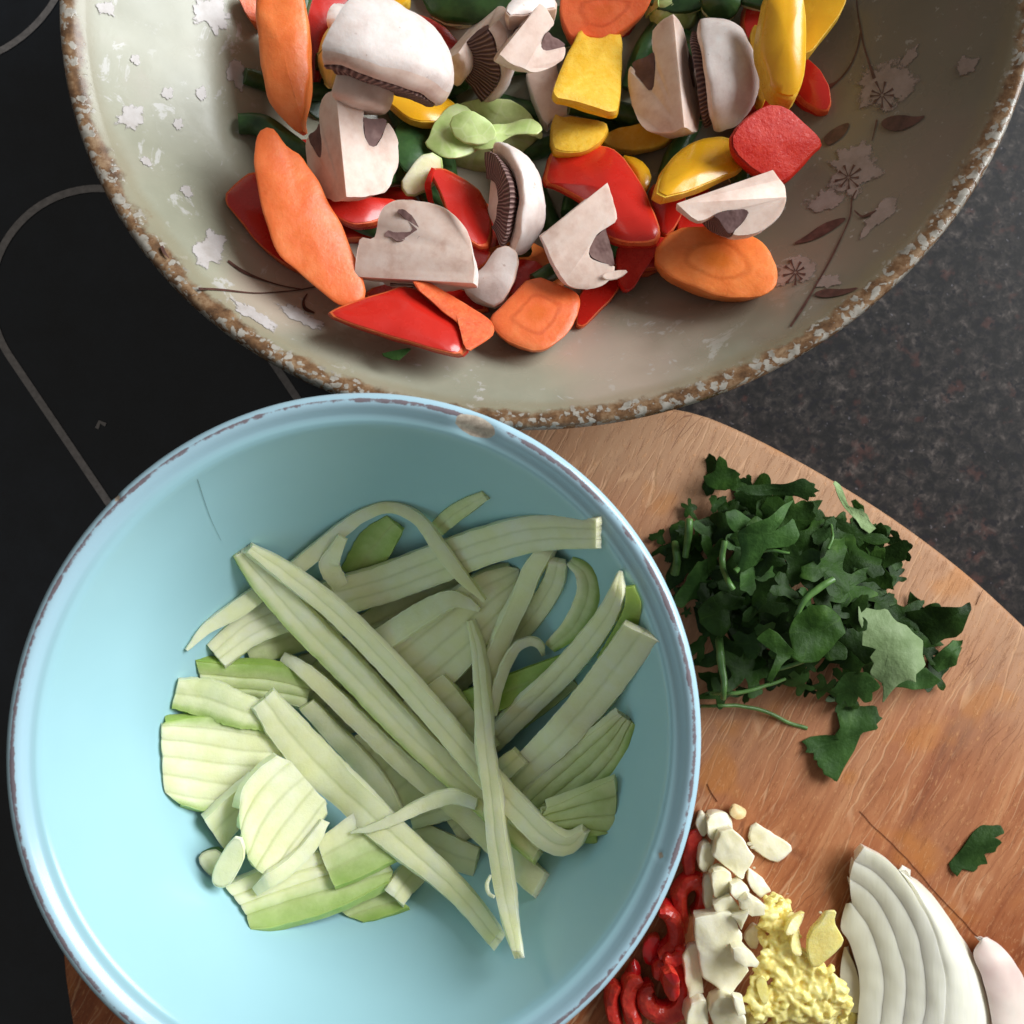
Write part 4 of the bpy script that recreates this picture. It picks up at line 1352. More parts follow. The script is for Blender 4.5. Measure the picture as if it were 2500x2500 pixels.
piece('yellow_pepper_slice', Q('B', [(765, 160), (800, 212), (895, 222), (960, 168), (1018, 200), (1012, 400), (1002, 620), (970, 672), (860, 640), (720, 590), (598, 572), (610, 490), (680, 330), (722, 240)]), .005, YELI,
      'square of yellow pepper with glistening inner side and notched top', 'pepper', GB, bulge=.002, ch=1, gap=.003, N=64)
mushroom('mushroom_wedge', (225, 835, 555, 1515), (.85, .12, -.5), (.3, .1, .9), 'mushroom wedge with near-black gills facing the small red pepper', crop='B', half=72, gap=.003, stem=.3)
mushroom('mushroom_wedge', (535, 1060, 970, 1720), (-.85, -.42, .0), (.25, -.55, -.8), 'mushroom quarter with curled gill edge leaning on the broad red pepper', crop='B', gap=.003)
piece('mushroom_flake', Q('B', [(885, 1625), (960, 1592), (1065, 1588), (1000, 1640), (920, 1655)]), .001, ['mush_cut'], 'tiny white mushroom flake beside the leaning quarter', 'mushroom', 'mushroom pieces in the large bowl', ch=1)
mushroom('mushroom_wedge', (1035, 100, 1490, 795), (.12, -1, .1), (-.2, 0, -1), 'pale mushroom quarter pointing down, right of the yellow square', crop='B', gap=.003)
mushroom('mushroom_wedge', (1425, 75, 1840, 805), (1, .15, .3), (-.3, -.1, .95), 'rounded white mushroom quarter beside the yellow pepper chunk', crop='B', half=72, gap=.002, stem=.5)
piece('yellow_pepper_slice', Q('B', [(1205, 1178), (1235, 1030), (1330, 900), (1450, 820), (1640, 795), (1725, 900), (1725, 995), (1560, 1062), (1410, 1132)]), .005, YEL, 'yellow pepper half moon below the pale mushrooms', 'pepper', GB, bulge=.004, gap=.003)
mushroom('mushroom_wedge', (1335, 1015, 1980, 1405), (.88, .46, .05), (.4, -.9, -.75), 'mushroom quarter with dark gill arch resting on the oval carrot slice', crop='B', gap=.003)
piece('red_pepper_chunk', Q('C', [(188, 835), (255, 720), (400, 610), (530, 618), (640, 715), (765, 845), (700, 895), (620, 980), (520, 1085), (430, 1062), (260, 952)]), .012, ['red_f', 'red_f', 'red'], 'thick wet red pepper cube on the right of the pile', 'pepper', GB, bulge=.001, ch=1, gap=.002, rnd=.002, botk=.8, slope=(-.25, .25))
fl = piece('leaf_scrap', Q('E', [(818, 512), (880, 495), (985, 474), (945, 515), (908, 547)]), .0006, ['leaf_mid'], 'small green leaf scrap stuck on the glaze below the front pepper', 'leaf', None, ch=1, noise=.0002)

# ------------------------------------------------------------------ courgette in the teal bowl
GC = 'cut courgette in the teal bowl'
LB = 'narrow courgette strip lying low in the tangle'
for c, p, w, tn in [('F', [(1420, 640), (1560, 420), (1690, 270)], [60, 70, 40], .9), ('G', [(300, 330), (450, 200), (640, 85)], [30, 34, 20], .5), ('F', [(700, 1130), (1000, 1030), (1400, 900)], [60, 70, 60], .6),
                    ('F', [(1250, 1560), (1560, 1350), (1900, 1080)], [60, 70, 60], .1), ('I', [(420, 640), (640, 760), (860, 840)], [50, 60, 50], .1), ('G', [(620, 1720), (900, 1500), (1200, 1290)], [60, 70, 60], .6),
                    ('F', [(1000, 1300), (1350, 1200), (1800, 960)], [60, 80, 60], .2), ('F', [(1150, 1650), (1500, 1500), (1900, 1260)], [60, 80, 60], .1), ('G', [(-200, 1500), (150, 1400), (500, 1240)], [60, 80, 70], .2), ('G', [(0, 1750), (350, 1640), (750, 1500)], [60, 80, 60], .3),
                    ('I', [(200, 60), (420, -60), (700, -250)], [60, 80, 60], .2), ('I', [(420, 420), (640, 260), (900, 60)], [60, 80, 60], .15), ('F', [(1450, 1000), (1800, 820), (2200, 640)], [50, 70, 60], .3), ('I', [(700, 620), (900, 480), (1150, 300)], [60, 70, 60], .2),
                    ('F', [(1100, 1480), (1300, 1240), (1700, 1000)], [60, 70, 50], .4), ('I', [(300, 300), (520, 130), (760, -60)], [60, 70, 60], .2), ('G', [(100, 1500), (400, 1350), (700, 1050)], [50, 60, 50], .3)]:
    strip('courgette_strip', Q(c, p), [x * 1.25 for x in w], LB, group='courgette strips low in the tangle', nbar=2, tint=(tn, tn * .8, tn))
comb('courgette_slice', [Q('G', l) for l in ([(250, 1500), (700, 1330), (1250, 1130)], [(280, 1560), (750, 1420), (1250, 1210)], [(300, 1600), (760, 1520), (1200, 1310)])], 'dark green courgette slice deep in the hollow of the tangle', group=GC, tint=[1, .9, 1], thick=.003)
comb('courgette_slice', [Q('H', l) for l in ([(1290, 1415), (1450, 1370), (1640, 1290)], [(1380, 1480), (1560, 1420), (1740, 1380)], [(1480, 1520), (1600, 1490), (1790, 1420)])], 'green courgette off-cut at the lowest edge of the tangle', group=GC, tint=[.5, .6, 1], thick=.003)
piece('courgette_end', Q('H', [(360, 1100), (400, 1040), (520, 1020), (560, 1130), (500, 1250), (420, 1200)]), .004, ['cour', 'bean'], 'shaded courgette stub under the small leaf-shaped piece', 'courgette', GC)
# left fan
comb('courgette_slice', [Q('F', l) for l in ([(350, 1198), (560, 1212), (860, 1225), (1130, 1290)], [(380, 1290), (600, 1310), (860, 1330), (1120, 1390)], [(400, 1365), (650, 1385), (900, 1410), (1110, 1450)], [(560, 1410), (700, 1440), (900, 1470), (1100, 1520)])],
     'green scored courgette slice above the white fan', group=GC, tint=[.9, .5, .5, .4], groove=.0006, thick=.0032, gap=.001)
comb('courgette_slice', [Q('H', l) for l in ([(150, 170), (420, 140), (720, 180), (980, 240)], [(118, 205), (400, 215), (700, 260), (980, 310)], [(120, 290), (400, 325), (680, 370), (950, 390)], [(128, 405), (400, 440), (650, 470), (900, 470)], [(128, 530), (380, 570), (600, 600), (760, 590)], [(140, 650), (350, 690), (500, 700), (640, 670)], [(260, 735), (350, 760), (420, 775), (520, 745)])],
     'white scored courgette fan with rounded end at the far left', group=GC, tint=[.9, .25, .08, .05, .1, .3, .8], thick=.0035, gap=.001)
strip('courgette_strip', Q('F', [(215, 1420), (420, 1450), (640, 1530), (880, 1590)]), [70, 90, 80, 60], 'light green courgette strip curving over the left fan', group=GC, nbar=2, tint=(.9, .35, .3), jag=.08)
comb('courgette_slice', [Q('H', l) for l in ([(385, 860), (520, 730), (720, 560)], [(440, 950), (580, 810), (780, 640)], [(520, 1060), (640, 900), (820, 700)])], 'short pale two-bar courgette piece beside the left fan', group=GC, thick=.004, gap=.001)
comb('courgette_slice', [Q('H', l) for l in ([(545, 1290), (800, 1180), (1180, 1050)], [(600, 1360), (900, 1240), (1240, 1130)], [(650, 1420), (950, 1310), (1300, 1200), (1640, 1120)], [(690, 1490), (950, 1400), (1300, 1300), (1680, 1190)], [(715, 1580), (900, 1560), (1300, 1440), (1650, 1260)])],
     'green-edged scored courgette slice at the bottom of the tangle', group=GC, tint=[.05, .1, .3, .6, .8], thick=.004, gap=.001, groove=.0006)
comb('courgette_slice', [Q('H', l) for l in ([(1165, 965), (1290, 880), (1420, 780)], [(1200, 1080), (1400, 970), (1560, 900)], [(1240, 1180), (1450, 1080), (1680, 1000)], [(1290, 1285), (1480, 1210), (1760, 1070)])], 'small green scored slice tucked under the long strips', group=GC, tint=[.1, .4, .6, .8], thick=.003, gap=.001)
comb('courgette_slice', [Q('H', l) for l in ([(640, 760), (670, 620), (780, 490), (900, 400)], [(650, 920), (720, 740), (860, 560), (1000, 450)], [(700, 1080), (800, 860), (930, 680), (1080, 550)], [(760, 1165), (880, 960), (1000, 800), (1150, 620)], [(860, 1225), (960, 1060), (1080, 900), (1230, 700)], [(970, 1150), (1060, 1040), (1150, 920), (1240, 780)])],
     'oval white scored courgette slice leaning out of the tangle', group=GC, tint=[.05, .0, .0, .05, .2, .3], endtint=(.5, 0), thick=.004, gap=.003, step=.0004)
strip('courgette_strip', Q('H', [(1230, 840), (1110, 1030), (970, 1165), (840, 1250), (750, 1320)]), [20, 34, 36, 36, 22], 'thin pale courgette edge curling under the oval slice', group=GC, nbar=1, thick=.002)
piece('courgette_scrap', Q('H', [(640, 920), (690, 1065), (640, 1180), (560, 1300), (455, 1285), (470, 1180), (540, 1030)]), .003, ['cour'], 'leaf-shaped courgette scrap at the lower left edge', 'courgette', GC, gap=.002)
strip('courgette_strip', Q('H', [(1690, 1360), (1800, 1210), (1960, 1060)]), [58, 64, 60], 'short blunt two-bar courgette strip near the bottom', group=GC, nbar=2)
# right side
strip('courgette_strip', Q('I', [(1880, -120), (1690, 130), (1420, 370), (1130, 580)]), [50, 110, 110, 60], 'broad green courgette slice on the right wall', group=GC, nbar=4, tint=(.3, .5, 1), groove=.0006)
comb('courgette_slice', [Q('I', l) for l in ([(1340, 480), (1550, 390), (1790, 280)], [(1300, 540), (1540, 470), (1805, 400)], [(1280, 590), (1540, 550), (1800, 530)], [(1300, 640), (1540, 620), (1780, 640)], [(1420, 680), (1560, 680), (1660, 672)])], 'dark green scored courgette slice at the right edge', group=GC, tint=[.5, .6, .6, .7, .9], thick=.003, groove=.0007)
strip('courgette_strip', Q('G', [(1620, 700), (1640, 850), (1560, 1050), (1450, 1200)]), [20, 40, 50, 40], 'green courgette skin strip against the right wall', group=GC, nbar=1, tint=(1, 1, 1))
strip('courgette_strip', Q('G', [(1215, 520), (1320, 610), (1340, 760), (1250, 960), (1080, 1110)]), [26, 48, 56, 56, 30], 'crescent of green courgette by the right wall', group=GC, nbar=2, tint=(.1, .5, 1))
strip('courgette_strip', Q('G', [(1140, 500), (1100, 680), (960, 900), (780, 1130)]), [36, 50, 50, 40], 'pale courgette strip inside the green crescent', group=GC, nbar=2, tint=(.2, .2, .3))
comb('courgette_slice', [Q('G', l) for l in ([(-120, 1170), (220, 900), (560, 640), (800, 560)], [(-40, 1230), (300, 960), (600, 720), (880, 580)], [(60, 1320), (360, 1080), (650, 820), (860, 660)], [(150, 1400), (430, 1180), (680, 930), (850, 760)], [(250, 1500), (480, 1300), (680, 1060), (800, 880)])], 'large scored courgette slice spanning the middle of the tangle', group=GC, tint=[.05, .05, .1, .1, .15], thick=.0035, gap=.002)
strip('courgette_strip', Q('G', [(1090, 400), (960, 590), (880, 800), (780, 1020), (690, 1250), (660, 1420)]), [30, 46, 46, 44, 44, 30], 'pale courgette strip slanting down from the top band', group=GC, nbar=1, thick=.003)
strip('courgette_strip', Q('G', [(610, 855), (500, 800), (380, 790), (180, 900), (-60, 1060), (-250, 1210)]), [10, 30, 46, 56, 56, 50], 'courgette strip with torn tip in the upper middle', group=GC, nbar=1, jag=.06)
strip('courgette_strip', Q('F', [(490, 1160), (760, 960), (1150, 820), (1600, 690), (1950, 560), (2300, 430), (2660, 340), (3050, 340)]), [66, 84, 90, 92, 96, 92, 88, 70], 'wide three-bar courgette band across the top of the tangle', group=GC, nbar=3, tint=(.35, .05, .1), M_=64)
strip('courgette_strip', Q('F', [(292, 1125), (430, 980), (620, 860), (820, 720), (1050, 560), (1300, 350), (1480, 220), (1660, 165), (1840, 240), (1980, 420), (2130, 620), (2300, 795)]), [6, 26, 40, 40, 38, 34, 30, 28, 28, 34, 30, 6], 'long thin courgette ribbon arching over the top band', group=GC, nbar=1, thick=.0018, M_=70, lift=.001)
strip('courgette_scrap', Q('F', [(1340, 370), (1290, 470), (1250, 560), (1330, 700)]), [22, 34, 48, 40], 'small torn courgette flap hanging on the thin ribbon', group=GC, nbar=1, jag=.15, thick=.0016, M_=20)
strip('courgette_strip', Q('G', [(1560, 590), (1500, 830), (1350, 1060), (1120, 1330), (860, 1580), (660, 1780), (520, 1900)]), [8, 40, 54, 58, 58, 54, 40], 'two-bar courgette strip with pointed tip rising up the right wall', group=GC, nbar=2, M_=56)
strip('courgette_strip', Q('G', [(1700, 1010), (1540, 1230), (1350, 1470), (1130, 1720), (960, 1880), (820, 2020)]), [92, 88, 84, 78, 70, 60], 'broad blunt courgette strip on the right of the tangle', group=GC, nbar=2, M_=56)
strip('courgette_curl', Q('G', [(1040, 1165), (1015, 1095), (950, 1070), (865, 1110), (790, 1230), (735, 1390), (705, 1570)]), [10, 18, 20, 22, 24, 24, 14], 'thin hooked courgette curl in the dark hollow', group=GC, nbar=1, thick=.0014, lift=.002)
comb('courgette_slice', [Q('I', l) for l in ([(-40, 60), (300, -190), (640, -420)], [(60, 170), (400, -80), (740, -310)], [(150, 290), (500, 30), (830, -190)], [(250, 410), (600, 150), (930, -60)], [(350, 540), (700, 280), (1010, 60)])], 'pale scored courgette slice under the long crossing strips', group=GC, tint=[.1, .15, .2, .15, .2], thick=.003)
strip('courgette_strip', Q('I', [(420, 560), (640, 480), (900, 330), (1150, 130)]), [40, 56, 56, 44], 'courgette strip slanting under the upright strip', group=GC, nbar=2, tint=(.2, .1, .2))
strip('courgette_strip', Q('H', [(1100, 60), (1350, 330), (1560, 560), (1700, 800)]), [40, 50, 50, 40], 'courgette strip lying under the ragged-edged one', group=GC, nbar=1, tint=(.2, .1, .3))
# crossing strips on top
strip('courgette_strip', Q('F', [(935, 1165), (1120, 1290), (1400, 1560), (1750, 1890), (2100, 2180), (2450, 2500), (2660, 2700)]), [24, 38, 46, 50, 54, 62, 60], 'ragged-edged courgette strip between the two long strips', group=GC, nbar=1, jag=.10, M_=60, thick=.003)
strip('courgette_strip', Q('F', [(650, 470), (850, 700), (1130, 1010), (1450, 1330), (1800, 1700), (2150, 2020), (2500, 2330), (2660, 2480)]), [34, 66, 74, 74, 70, 64, 58, 46], 'long courgette strip with green edge running corner to corner', group=GC, nbar=2, tint=(.7, .1, .0), M_=66, jag=.04, thick=.003)
strip('courgette_strip', Q('F', [(720, 440), (960, 600), (1300, 880), (1620, 1200), (1900, 1510), (2200, 1850), (2500, 2180), (2720, 2400), (2870, 2440), (2970, 2350)]), [22, 42, 50, 54, 56, 56, 58, 62, 46, 12], 'long courgette strip ending in an upturned pointed tip', group=GC, nbar=2, tint=(0, .05, .15), M_=70, thick=.003)
strip('courgette_strip', Q('H', [(810, 20), (1000, 270), (1230, 520), (1450, 730), (1700, 950), (1940, 1160), (2180, 1390), (2370, 1630)]), [58, 88, 96, 84, 70, 56, 48, 38], 'wide tapering courgette strip from the left reaching the bottom tip', group=GC, nbar=2, M_=66, thick=.003, tint=(.0, .05, .0))
strip('courgette_strip', Q('I', [(18, 645), (150, 615), (330, 545), (520, 455), (700, 405), (860, 450)]), [4, 16, 26, 34, 36, 26], 'slim pointed courgette sliver lying across the long strips', group=GC, nbar=1, thick=.0016, M_=36)
strip('courgette_strip', Q('G', [(542, 925), (590, 1130), (620, 1450), (650, 1780), (690, 2110), (720, 2420), (780, 2780), (860, 3150)]), [12, 26, 36, 40, 42, 46, 44, 20], 'upright courgette strip crossing on top, tip on the teal glaze', group=GC, nbar=2, M_=66, thick=.003)
drape_tube('courgette_thread', Q('I', [(960, 930), (935, 990), (945, 1050), (985, 1075)]), [4, 5, 5, 4], 'cour', 'tiny courgette thread looped beside the upright strip', 'courgette', GC, n=14)

# ------------------------------------------------------------------ herbs on the board
# from here on things lie on the board itself, partly beneath the overhanging rims
HF[:] = 0
HF[inside(chaikin(board_xy, 2), gx, gy)] = BOARD_T
GH = 'chopped coriander leaves in the pile on the board'


def leaf_outline(cx, cy, r_, ang, lobes=3, tooth=.13, asp=1.25):
    t = np.linspace(0, 2 * math.pi, 72, endpoint=False)
    tri = np.abs(((t * 11 / (2 * math.pi) + .3 * np.sin(3 * t)) % 1) - .5) * 2
    k = (.74 + .26 * np.cos(lobes * t)) * (1 - tooth + tooth * 2 * tri)
    k *= 1 - .45 * np.exp(-((t - math.pi) / .35) ** 2)
    x, y = r_ * asp * k * np.cos(t), r_ * k * np.sin(t)
    c_, s_ = math.cos(ang), math.sin(ang)
    return np.c_[cx + x * c_ - y * s_, cy + x * s_ + y * c_]


def herb(px, label=None, mat='leaf', slope=(0, 0), bend=0.0, bang=0.0, group=GH, gap=.0, noise=.0012, N=64, bulge=.0, add=None):
    return piece('coriander_leaf', px, .0004, [mat], label or 'dark green chopped coriander leaf in the herb pile', 'leaf', group, slope=slope, bend=bend, bang=bang, ch=0, N=N,
                 botk=.995, rnd=.0001, noise=noise, nsc=150, gap=gap, sink=.0006, bulge=bulge, pct=88, crump=.0035)


pile = chaikin(Q('J', [(170, 520), (280, 430), (380, 380), (460, 260), (520, 160), (620, 210), (700, 300), (880, 290), (900, 400), (1040, 500), (1150, 420), (1280, 440), (1440, 560), (1480, 680), (1470, 900), (1560, 960), (1700, 1000), (1690, 1130), (1560, 1240), (1380, 1270), (1250, 1330), (1100, 1340), (900, 1320), (700, 1290), (480, 1320), (400, 1150), (330, 900), (250, 700)]), 2)
cand = []
lo_, hi_ = pile.min(0), pile.max(0)
while len(cand) < 96:
    p = lo_ + rng.random(2) * (hi_ - lo_)
    if inside(pile, p[0:1], p[1:2])[0] and all(np.hypot(*(p - q_)) > 31 for q_ in cand):
        cand.append(p)
pc_ = pile.mean(0)
cand.sort(key=lambda p: -np.hypot(*(p - pc_)) + 60 * R.random())
for p in cand[::2]:
    if inside(pc_ + (pile - pc_) * .82, p[0:1], p[1:2])[0]:
        herb(leaf_outline(p[0], p[1], R.uniform(58, 80), R.random() * 6.3, 5, .1, 1.2), 'dark coriander leaf pressed flat at the bottom of the herb pile', 'leaf', (R.uniform(-.15, .15), R.uniform(-.15, .15)))
for i, p in enumerate(cand):
    rr = R.choice((R.uniform(22, 40), R.uniform(40, 72)))
    edge = inside(pc_ + (pile - pc_) * .80, p[0:1], p[1:2])[0]
    if not edge:
        rr *= .62
    a = R.random() * 6.3
    m_ = 'leaf' if R.random() < .8 else 'leaf_mid'
    sl = (R.uniform(-.5, .5), R.uniform(-.5, .5))
    herb(leaf_outline(p[0], p[1], rr, a, R.choice((3, 3, 5)), R.uniform(.05, .11), R.uniform(.95, 1.6)), '%s coriander leaf %s' % ('dark green chopped' if m_ == 'leaf' else 'lighter green chopped', 'in the thick of the herb pile' if edge else 'in the loose fringe of the herb pile'), m_, sl, R.uniform(-40, 30), R.random() * 3.1)
for p, w in [([(300, 560), (312, 640), (300, 710)], [11, 12, 15]), ([(372, 445), (366, 540), (350, 630)], [12, 12, 10]), ([(548, 550), (535, 640), (550, 720), (590, 790)], [10, 10, 9, 8]), ([(1085, 740), (1010, 790), (950, 840), (900, 930)], [10, 11, 10, 8]),
             ([(430, 1370), (620, 1370), (760, 1400), (860, 1450), (955, 1480)], [5, 6, 6, 6, 6]), ([(480, 1310), (640, 1300), (780, 1260), (850, 1235)], [5, 6, 6, 5]), ([(520, 1040), (530, 1150), (545, 1250), (540, 1330)], [12, 13, 10, 9]),
             ([(1110, 1000), (1040, 1080), (930, 1150), (790, 1195)], [6, 7, 7, 6]), ([(600, 700), (650, 660), (740, 600), (870, 610)], [9, 8, 6, 4]), ([(1060, 590), (1085, 530), (1075, 470)], [5, 5, 4])]:
    drape_tube('coriander_stalk', Q('J', p), [x * .8 for x in w], 'stem', 'light green coriander stalk in the herb pile', 'stalk', 'coriander stalks in the herb pile')
herb(Q('J', [(470, 270), (450, 225), (505, 205), (510, 165), (530, 135), (560, 160), (565, 190), (600, 195), (632, 215), (605, 240), (620, 270), (560, 300), (510, 290)]), 'dark serrated coriander leaf tip sticking out above the pile', 'leaf', (.1, .2), -8)
herb(Q('J', [(610, 300), (640, 280), (760, 268), (880, 265), (935, 250), (965, 262), (990, 265), (985, 285), (1008, 300), (985, 310), (1000, 330), (965, 335), (960, 358), (925, 350), (890, 340), (760, 325), (670, 325)]), 'folded coriander leaf with toothed end pointing to the granite', 'leaf_mid', (.05, .1), -20, 1.5)
herb(Q('J', [(1072, 285), (1085, 268), (1120, 285), (1135, 335), (1165, 375), (1215, 400), (1250, 430), (1265, 465), (1300, 490), (1265, 510), (1225, 490), (1200, 450), (1170, 410), (1130, 360), (1090, 325)]), 'pale narrow coriander leaf strip at the edge of the pile', 'leaf_pale', (.0, .1), 0, gap=.001)
herb(Q('J', [(1435, 905), (1500, 900), (1560, 885), (1700, 885), (1770, 868), (1785, 900), (1760, 950), (1735, 1010), (1690, 1040), (1640, 1040), (1580, 1068), (1555, 1030), (1500, 990), (1450, 960)]), 'coriander leaf with raised point towards the board edge', 'leaf', (.45, .15), -12, .5)
herb(Q('J', [(1560, 1160), (1610, 1080), (1660, 1040), (1730, 1030), (1700, 1080), (1715, 1070), (1690, 1130), (1685, 1170), (1600, 1205)]), 'upturned green coriander leaf beside the raised point', 'leaf_mid', (.2, -.1), 10)
herb(Q('J', [(1340, 1270), (1400, 1200), (1470, 1180), (1540, 1180), (1605, 1240), (1560, 1275), (1480, 1290), (1400, 1280)]), 'smooth green coriander leaf below the pale leaf', 'leaf_mid', (.0, -.15), -10)
herb(Q('J', [(410, 900), (460, 840), (540, 800), (640, 820), (620, 860), (570, 890), (580, 960), (550, 1030), (480, 1000), (420, 960)]), 'glossy folded coriander leaf near the teal rim', 'leaf', (-.2, -.1), -20, .6)
herb(Q('J', [(600, 690), (620, 600), (600, 520), (660, 470), (760, 430), (890, 350), (860, 420), (790, 520), (900, 440), (930, 500), (880, 590), (760, 600), (700, 680), (640, 700)]), 'veined coriander leaf splayed open on top of the pile', 'leaf_mid', (.05, .0), -10, .9, gap=.001)
herb(Q('J', [(860, 1120), (870, 1000), (900, 900), (960, 850), (1040, 870), (1110, 920), (1130, 990), (1080, 1080), (1000, 1130), (920, 1150)]), 'large dark domed coriander leaf in the middle of the pile', 'leaf', (.0, -.1), -14, .3, gap=.001)
herb(Q('J', [(700, 1190), (780, 1090), (640, 1000), (690, 950), (780, 1020), (830, 1080), (760, 1140), (720, 1210)]), 'small dark coriander leaf left of the domed leaf', 'leaf', (-.1, .1), -10)
herb(Q('J', [(1035, 1260), (1060, 1240), (1110, 1190), (1200, 1180), (1260, 1240), (1220, 1270), (1225, 1310), (1195, 1325), (1170, 1300), (1160, 1345), (1130, 1350), (1115, 1320), (1090, 1345), (1060, 1325), (1070, 1290)]), 'grey-green lobed coriander leaf hanging towards the board', 'leaf_mid', (.0, .35), -10)
herb(Q('J', [(1185, 870), (1230, 880), (1280, 900), (1320, 880), (1350, 940), (1400, 950), (1440, 1000), (1500, 1050), (1490, 1110), (1500, 1160), (1450, 1200), (1455, 1240), (1420, 1225), (1380, 1245), (1330, 1290), (1285, 1335), (1310, 1250), (1250, 1190), (1270, 1140), (1240, 1100), (1270, 1060), (1190, 1040), (1200, 980), (1180, 940)]), 'pale silvery underside of a coriander leaf on top of the pile', 'leaf_pale', (-.05, -.1), -6, .8, gap=.001, noise=.0006)
herb(Q('J', [(920, 1540), (960, 1520), (1080, 1510), (1110, 1450), (1090, 1400), (1150, 1360), (1230, 1370), (1290, 1365), (1300, 1410), (1320, 1420), (1290, 1450), (1300, 1480), (1220, 1505), (1180, 1600), (1130, 1680), (1095, 1745), (1060, 1720), (1020, 1700), (1030, 1680), (990, 1665), (995, 1640), (965, 1630), (975, 1600), (930, 1590), (945, 1565)]), 'toothed coriander leaf reaching down onto bare board', 'leaf_mid', (.05, -.12), -4, .2, noise=.0006)
herb(Q('L', [(1330, 660), (1400, 600), (1500, 500), (1560, 430), (1620, 380), (1700, 365), (1750, 348), (1772, 420), (1690, 465), (1740, 490), (1762, 522), (1720, 560), (1700, 600), (1620, 598), (1645, 680), (1590, 705), (1540, 742), (1450, 715), (1400, 670), (1410, 720), (1390, 772), (1340, 712)]), 'single coriander leaf fragment alone on the board', 'leaf_mid', (.0, .08), -6, .8, group=None, gap=.0006, noise=.0005)

# ------------------------------------------------------------------ chilli, garlic, ginger, onion
GCH = 'chopped red chilli beside the garlic'


def curl(px, wpx, height, label, thick=.0022, lift=0.0, n=30, tilt=0.0):
    """a slice of chilli wall bent round: px = top edge of the wall"""
    C = spline(px, n)
    z0 = BOARD_T
    zt = z0 + height + lift
    w = unp(C, zt)
    b = hf(w[:, 0], w[:, 1])
    zt = max(zt, float(np.percentile(b, 60)) + height * .7)
    w = unp(C, zt)
    t = np.gradient(w[:, :2], axis=0)
    t /= np.linalg.norm(t, axis=1, keepdims=True)
    nn = np.c_[-t[:, 1], t[:, 0]]
    hw = wpx * 1.6 * (H - zt) / F / 2
    prof = [(-1, -.3), (-.75, -.07), (0, .05), (.75, -.07), (1, -.3), (1.1, -1.0), (-.2, -1.05), (-1.0, -1.0)]
    V = []
    for i in range(n):
        e = min(1, 6 * min(i, n - 1 - i) / (n - 1) + .5)
        for a, h_ in prof:
            V.append((*(w[i, :2] + nn[i] * hw * a * e), zt + h_ * height))
    k = len(prof)
    Fc, mi = [], []
    for i in range(n - 1):
        for j in range(k):
            Fc.append((i * k + j, i * k + (j + 1) % k, (i + 1) * k + (j + 1) % k, (i + 1) * k + j))
            mi.append(1 if j < 4 else 0)
    Fc += [tuple(range(k)), tuple((n - 1) * k + j for j in range(k))]
    mi += [1, 1]
    V = wob(np.array(V), .0007, 180, R.random() * 30)
    lay(V, Fc)
    o = mesh('chilli_slice', V, Fc, ['chilli', 'chilli_f'], mi, angle=45)
    tag(o, label, 'chilli', GCH)
    return o


CH = ['chilli', 'chilli_f']
piece('chilli_piece', Q('K', [(735, 450), (800, 402), (852, 440), (845, 560), (800, 650), (800, 770), (720, 800), (690, 640), (730, 540)]), .006, ['chilli_f', 'chilli'], 'orange-red chilli end touching the rim and garlic', 'chilli', GCH, noise=.001, bulge=.001)
piece('chilli_piece', Q('K', [(380, 1370), (410, 1270), (520, 1235), (535, 1330), (525, 1430), (420, 1490)]), .006, CH, 'squarish shiny chilli piece by the teal rim', 'chilli', GCH, bulge=.0015, noise=.0008)
piece('chilli_piece', Q('K', [(240, 1560), (310, 1420), (370, 1480), (370, 1560), (290, 1640)]), .006, CH, 'small crumpled chilli piece under the teal rim', 'chilli', GCH, bulge=.0015, noise=.0012)
curl(Q('K', [(720, 1230), (690, 1080), (690, 930), (750, 850), (830, 840), (870, 930), (850, 1050), (780, 1090)]), 22, .007, 'chilli ring standing open beside the garlic', lift=.001)
curl(Q('K', [(520, 1060), (600, 1080), (650, 1190), (650, 1310), (590, 1400), (520, 1430)]), 26, .007, 'glossy bent chilli strip with a bright highlight', lift=.002)
curl(Q('K', [(690, 1330), (690, 1400), (620, 1450), (550, 1430)]), 20, .006, 'short chilli strip behind the bent one', lift=.001)
curl(Q('K', [(185, 1640), (150, 1740), (155, 1860), (190, 1990)]), 22, .007, 'thin chilli curl farthest under the teal rim', lift=.001)
curl(Q('K', [(380, 1600), (300, 1640), (280, 1760), (300, 1880), (350, 1990)]), 24, .008, 'chilli curl with pale cut edge next to the spiral', lift=.002)
curl(Q('K', [(470, 1660), (420, 1700), (420, 1790), (480, 1870), (590, 1890), (680, 1830), (715, 1720), (690, 1590), (610, 1500), (540, 1510), (500, 1590)]), 28, .008, 'large spiral chilli curl at the bottom of the heap', lift=.003, n=44)
piece('chilli_piece', Q('K', [(520, 1560), (640, 1520), (690, 1620), (660, 1760), (580, 1740)]), .008, CH, 'rounded chilli tip inside the spiral curl', 'chilli', GCH, bulge=.002, noise=.001, gap=.001)

